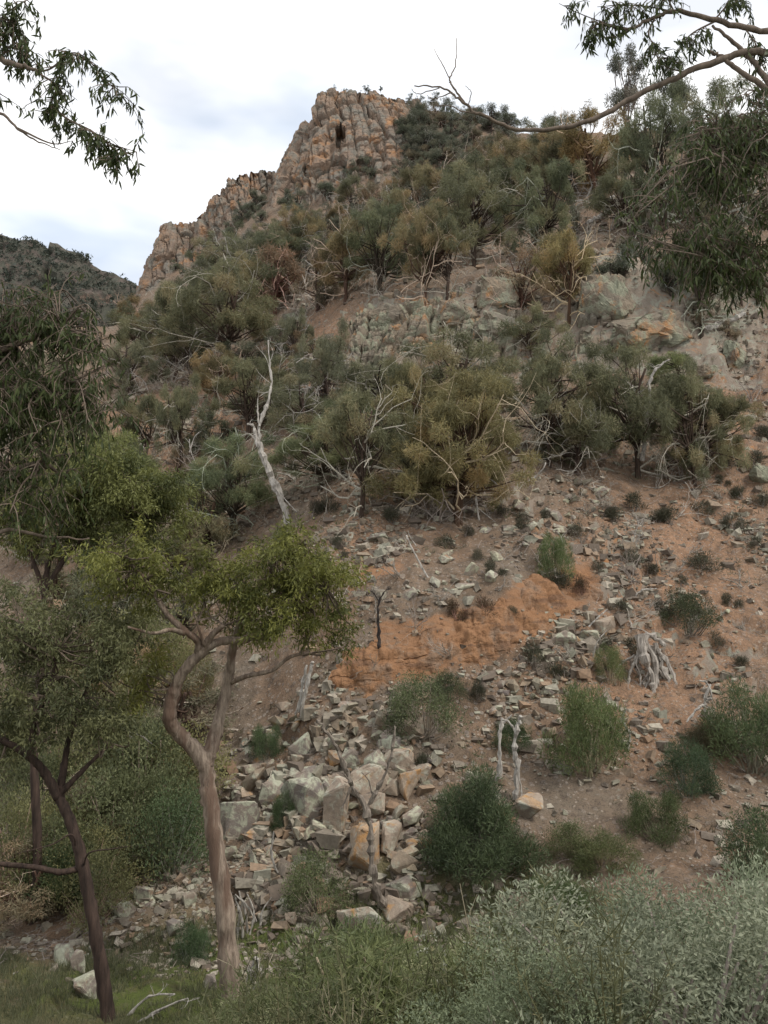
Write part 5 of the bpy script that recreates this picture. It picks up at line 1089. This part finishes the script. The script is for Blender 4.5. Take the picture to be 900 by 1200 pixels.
gum_tree('gum_tree', 'dark-barked leaning gum with bare lower branches at the lower left', [
    ([(128, 1235, YB), (126, 1190, YB), (117, 1120, YB), (106, 1060, YB), (95, 1005, YB), (82, 962, YB), (68, 932, YB)], .10, .07),
    ([(69, 935, YB), (52, 905, 12.1), (36, 888, 12), (12, 872, 11.9), (-20, 858, 11.8), (-60, 840, 11.6)], .07, .035),
    ([(92, 1018, YB), (70, 1022, 12.1), (40, 1016, 12), (5, 1013, 11.9), (-40, 1008, 11.8)], .045, .03),
    ([(68, 932, YB), (88, 912, 12.2), (112, 888, 12.3), (130, 872, 12.4)], .05, .015),
    ([(70, 934, YB), (74, 905, 12.3), (80, 870, 12.4), (92, 830, 12.4), (110, 790, 12.4)], .06, .02),
    ([(36, 888, 12), (40, 850, 12), (60, 800, 12), (66, 760, 12)], .045, .015), ([(90, 1000, YB), (84, 978, 12), (60, 990, 11.9), (20, 1000, 11.8)], .014, .006), ([(97, 1020, YB), (104, 1000, 12), (130, 995, 11.9), (150, 992, 11.8)], .014, .006)],
    [(60, 740, 70, 40, 12.2, .9, 26), (120, 790, 50, 50, 12.3, .8, 14), (30, 810, 55, 40, 12.1, .8, 16), (150, 745, 40, 36, 12.4, .7, 11), (100, 850, 60, 30, 12.3, .7, 10), (10, 720, 40, 40, 12, .7, 12), (0, 860, 40, 26, 11.9, .5, 7)],
    M.darkbark, M.olive2 if hasattr(M, 'olive2') else M.olive, 302)
YC = 16.5
gc = hit(60, 1045)
gum_tree('gum_tree', 'bright green gum behind the hanging leaves at the left edge', [
    ([(40, 1110, YC), (44, 1000, YC), (40, 880, YC), (48, 780, YC), (52, 700, YC), (56, 660, YC)], .09, .05),
    ([(52, 700, YC), (40, 660, 16.4), (20, 620, 16.3), (5, 590, 16.2)], .05, .02), ([(54, 690, YC), (80, 650, 16.6), (120, 610, 16.7), (160, 580, 16.7)], .055, .02),
    ([(56, 665, YC), (70, 620, 16.5), (90, 580, 16.5)], .05, .02), ([(110, 620, 16.7), (90, 600, 16.4), (110, 570, 16.3)], .03, .012)],
    [(70, 580, 60, 36, 16.5, 1.1, 32), (140, 575, 62, 40, 16.7, 1.0, 40), (185, 590, 36, 40, 16.8, .9, 14), (20, 610, 40, 40, 16.3, 1, 14), (110, 640, 70, 24, 16.6, .8, 12), (110, 530, 36, 22, 16.6, .8, 9)],
    M.darkbark, M.olive3, 303, leaf=(.105, .026), cr=(.2, .45), per=250)

# overhanging gums whose trunks stand outside the picture: twigs and single long leaves
def leaf_mesh(k):
    rs = np.random.default_rng(60+k); g = Geo(); n = 7; ys = np.linspace(0, 1, n); w = np.sin(np.pi*ys**0.8)**0.9*0.5; w[0] = .03; w[-1] = 0.0
    bend = rs.uniform(-.22, .22); cx = bend*ys*ys; cz = rs.uniform(-.12, .12)*ys*ys
    V = []
    for j in range(n):
        V += [[cx[j]-w[j]*.21, 0.03*math.sin(j), -ys[j]+0], [cx[j], cz[j]*.5-.02*(w[j] > .1), -ys[j]], [cx[j]+w[j]*.21, 0.03*math.cos(j), -ys[j]]]
    Q = []
    for j in range(n-1):
        for s in (0, 1): Q.append([j*3+s, j*3+s+1, j*3+s+4, j*3+s+3])
    g.add(np.array(V), None, np.array(Q), rs.uniform(.1, .9)); return g.mesh('leaf', M.gum)
LEAVES = [leaf_mesh(k) for k in range(8)]
def overhang(name, label, origin, limbs, sprays, seed, single=290, tl=(.072, .10)):
    rs = np.random.default_rng(seed); root = empty(name, origin, label=label, category='tree', group='overhanging gums')
    o3 = np.asarray(origin, float); tr = Geo(); tw = Geo(); fol = Geo(); cand = []
    for path, r0, r1 in limbs:
        q = spline([p if len(p) == 3 and isinstance(p, np.ndarray) else P(*p) for p in path], 7); q = q+rs.normal(0, r0*.10+.002, q.shape)
        tube(tr, q-o3, np.linspace(r0, r1, len(q)), 8, rough=.2)
    for (path, nl, spread, tlen) in sprays:
        q = spline([P(*p) for p in path], 7); tube(tw, q-o3, np.linspace(.010, .003, len(q)), 4)
        ns = max(1, int(nl*(2.6 if nl not in (45, 54) else 1.0))//9)
        for s in range(ns):                      # drooping twiglets off the spray
            i = rs.integers(len(q)//5, len(q)); d = norm(np.array([rs.normal(0, 1), rs.normal(0, 1), rs.normal(-.35, .45)])); L = tlen*rs.uniform(.6, 1.7)
            pts = [q[i]]
            for j in range(4): d = norm(d+np.array([0, 0, -.22])+rs.normal(0, .18, 3)); pts.append(pts[-1]+d*L/4)
            pts = np.array(pts); tube(tw, pts-o3, np.linspace(.005, .002, 5), 3)
            for m in range(9):
                f = rs.uniform(.15, 1.0)*4; j = min(int(f), 3); c = pts[j]+(pts[j+1]-pts[j])*(f-j)+rs.normal(0, spread, 3)*.25
                D = norm(np.array([rs.normal(0, .45), rs.normal(0, .45), -1.0+rs.normal(0, .3)])); cand.append((c, D, rs.uniform(*tl)))
    order = rs.permutation(len(cand)); vis = []
    for n, i in enumerate(order):
        c, D, L = cand[i]
        kxy = c[0]/c[1]
        if len(vis) < single and abs(kxy) < .47 and c[2]/c[1] < .86: vis.append(i); continue
        S = norm(np.cross(D, rs.normal(0, 1, 3)))
        blades(fol, [c-o3], [D], L, L*.19, rs.uniform(0, 1), 'gum', rs)
    for i in vis:
        c, D, L = cand[i]
        o = obj('leaf', LEAVES[rs.integers(8)], root)
        R = Vector((0, 0, -1)).rotation_difference(Vector(D)).to_matrix() @ Matrix.Rotation(rs.uniform(0, 6.28), 3, 'Z')
        o.matrix_local = Matrix.LocRotScale(Vector(c-o3), R, Vector((L*1.0, L*1.0, L)))
    obj('trunk', tr.mesh('trunk', M.twig, True), root); obj('twigs', tw.mesh('twigs', M.twig), root, kind='stuff'); f = obj('foliage', fol.mesh('foliage', M.gum), root); f['kind'] = 'stuff'
    return root
rs = np.random.default_rng(21)
def fan(starts, poly, n, Y, dy, nl, spread=.05, tl=.3, seed=0):
    """sprays that run from a limb into the region where leaves hang"""
    r = np.random.default_rng(seed); pp = np.array(poly, float); lo, hi = pp.min(0), pp.max(0); out = []
    while len(out) < n:
        u, v = r.uniform(lo, hi)
        if inside(pp, np.array([u]), np.array([v]), .01)[0] < .5: continue
        s = starts[np.argmin([math.hypot(u-a, v-b)+r.uniform(0, 60) for a, b, c in starts])]; yy = Y+r.normal(0, dy)
        out.append(([s, ((s[0]+u)/2+r.normal(0, 10), (s[1]+v)/2-abs(r.normal(0, 12)), (s[2]+yy)/2), (u, v, yy)], nl, spread, tl))
    return out
TL = 6.0
lt = gpt(-4.3, 6.6)
def up(p, z): return np.array([p[0], p[1], z])
overhang('overhanging_gum', 'gum with trunk beyond the left edge, dark leaves hanging at upper and middle left', lt, [
    ([lt-np.array([0, 0, .3]), up(lt, -1.2), up(lt, 0.6)+np.array([.1, 0, 0]), up(lt, 2.6)+np.array([.2, .1, 0]), up(lt, 5.2)+np.array([.5, -.2, 0])], .17, .07),
    ([up(lt, 4.4)+np.array([.35, -.1, 0]), (-60, 40, 6.2), (-10, 66, 6.1), (22, 76, 6.0), (45, 84, 6.0)], .045, .010),
    ([up(lt, 3.6)+np.array([.3, 0, 0]), (-50, 110, 6.2), (0, 132, 6.1), (22, 152, 6.0), (42, 164, 6.0), (70, 176, 5.9)], .018, .003),
    ([up(lt, 2.2)+np.array([.2, 0, 0]), (-50, 420, 6.6), (0, 410, 6.8), (40, 395, 6.9), (70, 385, 7)], .05, .012),
    ([up(lt, 1.4)+np.array([.1, 0, 0]), (-40, 500, 6.6), (0, 480, 6.8), (40, 462, 6.9), (80, 450, 7)], .05, .012),
    ([up(lt, .4)+np.array([.1, 0, 0]), (-40, 600, 6.6), (5, 555, 6.8), (50, 545, 6.9), (75, 560, 7)], .05, .012),
    ([up(lt, .3)+np.array([.1, 0, 0]), (-40, 640, 6.6), (10, 622, 6.8), (50, 628, 6.9), (105, 632, 7)], .03, .006)],
    [([(45, 84, 6.0), (60, 80, 6.0), (85, 62, 6.0), (105, 72, 6), (120, 90, 6), (142, 112, 6)], 130, .05, .20), ([(42, 84, 6), (65, 100, 6), (60, 120, 6), (62, 140, 6)], 110, .05, .16), ([(62, 125, 6), (80, 140, 6), (105, 152, 5.9), (130, 168, 5.9), (160, 178, 5.9)], 120, .05, .18),
     ([(105, 152, 5.9), (130, 172, 5.9), (140, 190, 5.9)], 60, .05, .14), ([(-10, 66, 6.1), (10, 40, 6.1), (14, 15, 6.1)], 120, .05, .2), ([(-20, 40, 6.1), (15, 10, 6.1), (32, 0, 6.1)], 80, .05, .18), ([(0, 66, 6.1), (20, 50, 6.1), (36, 70, 6.1)], 70, .05, .18), ([(-40, 60, 6.1), (-20, 100, 6.1), (0, 110, 6.1)], 60, .05, .2), ([(20, 150, 6), (60, 168, 5.9), (85, 165, 5.9)], 6, .03, .08), ([(100, 70, 6), (80, 62, 6), (72, 64, 6)], 12, .03, .1)] +
    fan([(20, 405, 6.9), (70, 385, 7), (40, 462, 6.9), (80, 450, 7), (50, 545, 6.9), (0, 480, 6.8), (5, 555, 6.8)], [(-40, 330), (30, 318), (80, 335), (125, 375), (135, 440), (150, 475), (110, 505), (60, 520), (-40, 520)], 125, 6.9, .35, 54, .06, .30, 4) +
    fan([(50, 545, 6.9), (5, 555, 6.8), (75, 560, 7)], [(-40, 520), (60, 515), (105, 540), (110, 590), (60, 620), (-40, 620)], 22, 6.9, .3, 45, .06, .28, 5), 401)
rt = gpt(4.6, 7.6)
overhang('overhanging_gum', 'gum with trunk beyond the right edge, long bare limb and leaves across upper right', rt, [
    ([rt-np.array([0, 0, .3]), up(rt, -1.0), up(rt, 1.0)+np.array([-.1, 0, 0]), up(rt, 3.0)+np.array([-.2, 0, 0]), up(rt, 5.4)+np.array([-.3, 0, 0])], .19, .08),
    ([up(rt, 4.0)+np.array([-.2, 0, 0]), (960, 68, 7.2), (900, 62, 7.0), (862, 64, 7), (808, 84, 7), (750, 110, 7), (695, 140, 7), (640, 152, 7), (600, 150, 7), (562, 134, 6.9), (540, 118, 6.9), (520, 104, 6.9), (486, 100, 6.9)], .040, .005),
    ([up(rt, 4.6)+np.array([-.25, 0, 0]), (960, 30, 7.1), (900, 36, 7), (840, 24, 7), (790, 14, 7), (768, 20, 7), (738, 34, 7), (715, 30, 7), (690, 26, 7)], .035, .006),
    ([up(rt, 3.4)+np.array([-.2, 0, 0]), (950, 130, 7.1), (900, 104, 7), (868, 84, 7), (845, 66, 7), (830, 60, 7)], .035, .015), ([(905, 105, 7), (885, 75, 7), (860, 50, 7), (835, 30, 7)], .03, .012),
    ([up(rt, 3.0)+np.array([-.2, 0, 0]), (940, 150, 7.1), (900, 160, 7), (850, 178, 6.9), (810, 192, 6.9), (772, 205, 6.9)], .035, .010),
    ([up(rt, 2.0)+np.array([-.1, 0, 0]), (940, 340, 7.1), (900, 334, 7), (885, 332, 7), (862, 318, 6.9), (840, 308, 6.9), (800, 302, 6.9)], .03, .008),
    ([(545, 122, 6.9), (530, 100, 6.9), (527, 92, 6.9), (534, 75, 6.9), (535, 45, 6.9)], .010, .003), ([(530, 108, 6.9), (510, 116, 6.9), (500, 112, 6.9)], .006, .002), ([(560, 133, 6.9), (540, 130, 6.9), (528, 124, 6.9), (510, 124, 6.9)], .007, .003), ([(527, 92, 6.9), (515, 70, 6.9), (508, 56, 6.9)], .005, .002), ([(548, 126, 6.9), (552, 108, 6.9), (545, 100, 6.9)], .005, .002), ([(515, 103, 6.9), (490, 110, 6.9), (482, 104, 6.9)], .005, .002)],
    [([(738, 34, 7), (720, 30, 7), (700, 24, 7), (675, 14, 7), (655, 4, 7)], 80, .05, .16), ([(790, 14, 7), (760, 8, 7), (730, 6, 7), (700, 8, 7)], 110, .05, .2), ([(768, 20, 7), (760, 40, 7), (772, 60, 7), (780, 72, 7)], 80, .05, .18), ([(840, 24, 7), (810, 40, 7), (795, 60, 7)], 70, .05, .2), ([(840, 20, 7), (860, 0, 7), (880, 5, 7)], 60, .05, .18), ([(700, 26, 7), (690, 40, 7), (692, 50, 7)], 30, .04, .1), ([(800, 84, 7), (780, 78, 7), (765, 60, 7)], 20, .04, .12), ([(790, 14, 7), (780, -10, 7), (790, -20, 7)], 50, .05, .2), ([(740, 34, 7), (715, 44, 7), (690, 40, 7)], 30, .05, .1), ([(870, 30, 7), (885, 50, 7), (890, 70, 7)], 50, .05, .16)] +
    fan([(900, 160, 7), (850, 178, 6.9), (885, 332, 7), (850, 312, 6.9), (920, 120, 7), (930, 240, 7)], [(905, 85), (860, 105), (815, 140), (780, 180), (755, 215), (728, 255), (738, 296), (800, 290), (850, 320), (905, 325)], 180, 7.0, .5, 45, .06, .28, 6), 402)

# ------------------------------------------------------------------ foreground shrubs, weeds and grass
SIL = [bush(71+k, 'silver_shrub', H=1.5, R=1.2, ncl=50, per=1150, cr=(.17, .33), L=.034, W=.0115, mat=M.silver, kind='leaf', lift=.25, low=.1, woody=M.deadbr) for k in range(3)]
ALLP += SIL
for (pr, x, y, top, wd_, lb, tn) in [
    (SIL[0], 2.1, 6.5, (765, 1050), 3.2, 'large silver-green shrub in the foreground at lower right', (1, 1, 1)),
    (SIL[1], 3.5, 7.0, (905, 1040), 2.4, 'silver-green shrub cut by the right edge in the foreground', (.95, 1, .95)),
    (SIL[2], 1.05, 6.0, (600, 1125), 1.9, 'low silver-green shrub in the foreground left of the large one', (.9, .97, .85)),
    (SIL[0], 3.1, 8.6, (880, 1030), 2.4, 'grey shrub behind the foreground silver shrubs at right edge', (.85, .95, .85))]:
    p = gpt(x, y); zt = T_of(top[1])*y; h = zt-p[2]
    o = copy_tree(pr, tn); o.location = p; s = wd_/2/pr['R']; o.scale = (s, s, h/pr['H']); o.rotation_euler = (0, 0, random.uniform(0, 6))
    for q in ('H', 'R'): del o[q]
    o['label'] = lb; o['category'] = 'shrub'; o['group'] = 'silver shrubs in the foreground'
def grass():
    rs = np.random.default_rng(31); g = Geo(); n = 170000
    Y = np.concatenate([rs.uniform(5.5, 12, n//3), rs.uniform(11, 16.5, n-n//3)]); X = rs.uniform(-.52, .5, n)*Y
    m = np.maximum(wmask(GRASS, X, Y, .6), (Y < 12) & (X < 0.22*Y)); cl = fbm(np.c_[X*1.1, Y*1.1, X*0], 3, 9)
    k = (m > .35) & (cl > rs.uniform(-.9, .3, n)); X, Y, cl = X[k], Y[k], cl[k]; Z = gz(X, Y); n = len(X)
    L = rs.uniform(.06, .22, n)*(1+.5*np.clip(cl, 0, 1))*np.where(Y < 12, 1.2, 1.0); D = rs.normal(0, .42, (n, 3))+np.array([0, 0, 1.0])
    blades(g, np.c_[X, Y, Z-.01], D, L, np.where(Y < 12, .006, .012), np.clip(rs.uniform(.1, .7, n)+(rs.random(n) < .12)*.3, 0, 1), 'needle', rs)
    obj('grass', g.mesh('grass', M.weed), kind='stuff', label='green grass and low herbs on the valley flat', category='grass')
grass()
def weed(seed, H=1.0, flower=True, straw=False):
    rs = np.random.default_rng(seed); root = empty('tall_weed'); st = Geo(); g = Geo(); fl = Geo()
    for s in range(rs.integers(3, 6)):
        a = rs.uniform(0, 6.28); lean = rs.uniform(.03, .22); pts = spline([np.array([rs.normal(0, .04), rs.normal(0, .04), -.05]), np.array([math.cos(a)*lean*.5, math.sin(a)*lean*.5, H*.5]), np.array([math.cos(a)*lean*1.3, math.sin(a)*lean*1.3, H*rs.uniform(.75, 1.0)])], 6)
        tube(st, pts, np.linspace(.0045, .0015, len(pts)), 4, a=rs.uniform(.2, .8))
        n = 80 if not straw else 0
        if n:
            i = rs.integers(1, len(pts), n); D = np.c_[rs.normal(0, 1, (n, 2)), rs.uniform(.1, .9, n)]; blades(g, pts[i], D, rs.uniform(.018, .045, n), .005, rs.uniform(.2, .8, n), 'leaf', rs)
        for _ in range(3):
            i = rs.integers(len(pts)//2, len(pts)); d = norm(np.array([rs.normal(0, .6), rs.normal(0, .6), 1.0])); q = np.array([pts[i], pts[i]+d*.06, pts[i]+d*.13*H]); tube(st, q, [.003, .0025, .0015], 3, a=.5)
            if flower: o = ball(rs, 9, .016); blades(fl, q[-1]+o, o+np.array([0, 0, .01]), .014, .009, rs.random(9), 'leaf', rs)
    obj('stems', st.mesh('stems', M.straw if straw else M.weed), root)
    if not straw: obj('leaves', g.mesh('leaves', M.weed), root)
    if flower: obj('seed_heads', fl.mesh('seed_heads', M.flower), root, kind='stuff')
    root['H'] = H; root['R'] = .35; return root
WEED = [weed(81+k) for k in range(3)]; WSTR = [weed(85+k, flower=False, straw=True) for k in range(2)]; WGR = [weed(88+k, flower=False) for k in range(3)]
ALLP += WEED+WSTR+WGR
def stand(pr, u, vt, Y, label, group, name='tall_weed', tint=(1, 1, 1), wr=1.0, cat='weed'):
    x = kx_kz(u, vt)[0]*Y; p = gpt(x, Y); h = kx_kz(u, vt)[1]*Y-p[2]
    o = copy_tree(pr, tint); s = h/pr['H']; o.location = p; o.scale = (s*wr, s*wr, s); o.rotation_euler = (0, 0, random.uniform(0, 6.28)); o.name = name
    for q in ('H', 'R'): del o[q]
    o['label'] = label; o['category'] = cat; o['group'] = group
    return o
G2 = 'tall weeds in the foreground'
for a in [(WEED[0], 645, 1035, 7.5, 'weed with pale seed heads, left of the pair over the dark shrub'), (WEED[1], 682, 1036, 7.6, 'weed with pale seed heads, right of the pair over the dark shrub'), (WSTR[0], 575, 1040, 8.2, 'bleached bare weed stalk in front of the round bush'), (WSTR[1], 640, 1100, 7.6, 'branching white dry stalk below the seed-head weeds'),
          (WSTR[0], 400, 1150, 6.2, 'short dry white stalks at the bottom centre'), (WEED[2], 520, 1075, 7.6, 'tall green weed below the small square cream block'), (WSTR[1], 310, 1080, 9.5, 'thin pale stalk right of the gum trunk on the flat'), (WEED[1], 700, 1070, 6.8, 'green weed at the left side of the large silver shrub')]:
    stand(*a, G2)
rs = np.random.default_rng(99)
for k in range(120):
    u = rs.uniform(240, 720); Y = rs.uniform(5.6, 10.5); v = 1168-(u-240)*0.18+rs.normal(0, 22)
    o = stand(WGR[rs.integers(3)] if rs.random() < 2 else WSTR[rs.integers(2)], u, v, Y, 'weed stalk', 'weed mass along the bottom', tint=tuple(np.array([1, .97, .9])*rs.uniform(.75, 1.15)), wr=1.4); where(o, 'thin weed stalk', u, v, o.scale[2], WEEDM)
for k in range(26):
    u = rs.uniform(270, 700); v = 1180-(u-240)*0.16+rs.normal(0, 18); Y = rs.uniform(6.5, 11)
    x = kx_kz(u, v)[0]*Y; p = gpt(x, Y); h = max(.25, kx_kz(u, v)[1]*Y-p[2])
    pr = SIL[rs.integers(3)] if rs.random() < .4 else GRN[rs.integers(4)]; o = copy_tree(pr, tuple(np.array([1.15, 1.1, .9])*rs.uniform(.95, 1.35)))
    s = h/pr['H']; o.location = p; o.scale = (s*1.15, s*1.15, s); o.rotation_euler = (0, 0, rs.uniform(0, 6)); o.name = 'leafy_weed'
    for q in ('H', 'R'): del o[q]
    o['category'] = 'weed'; o['group'] = 'bushy weeds at the bottom centre'; where(o, 'soft bushy weed', u, v, s, WEEDM)

finish_labels()
# the first of each plant was only the pattern for the copies: take it away
for r in ALLP:
    for ch in list(r.children): bpy.data.objects.remove(ch)
    bpy.data.objects.remove(r)
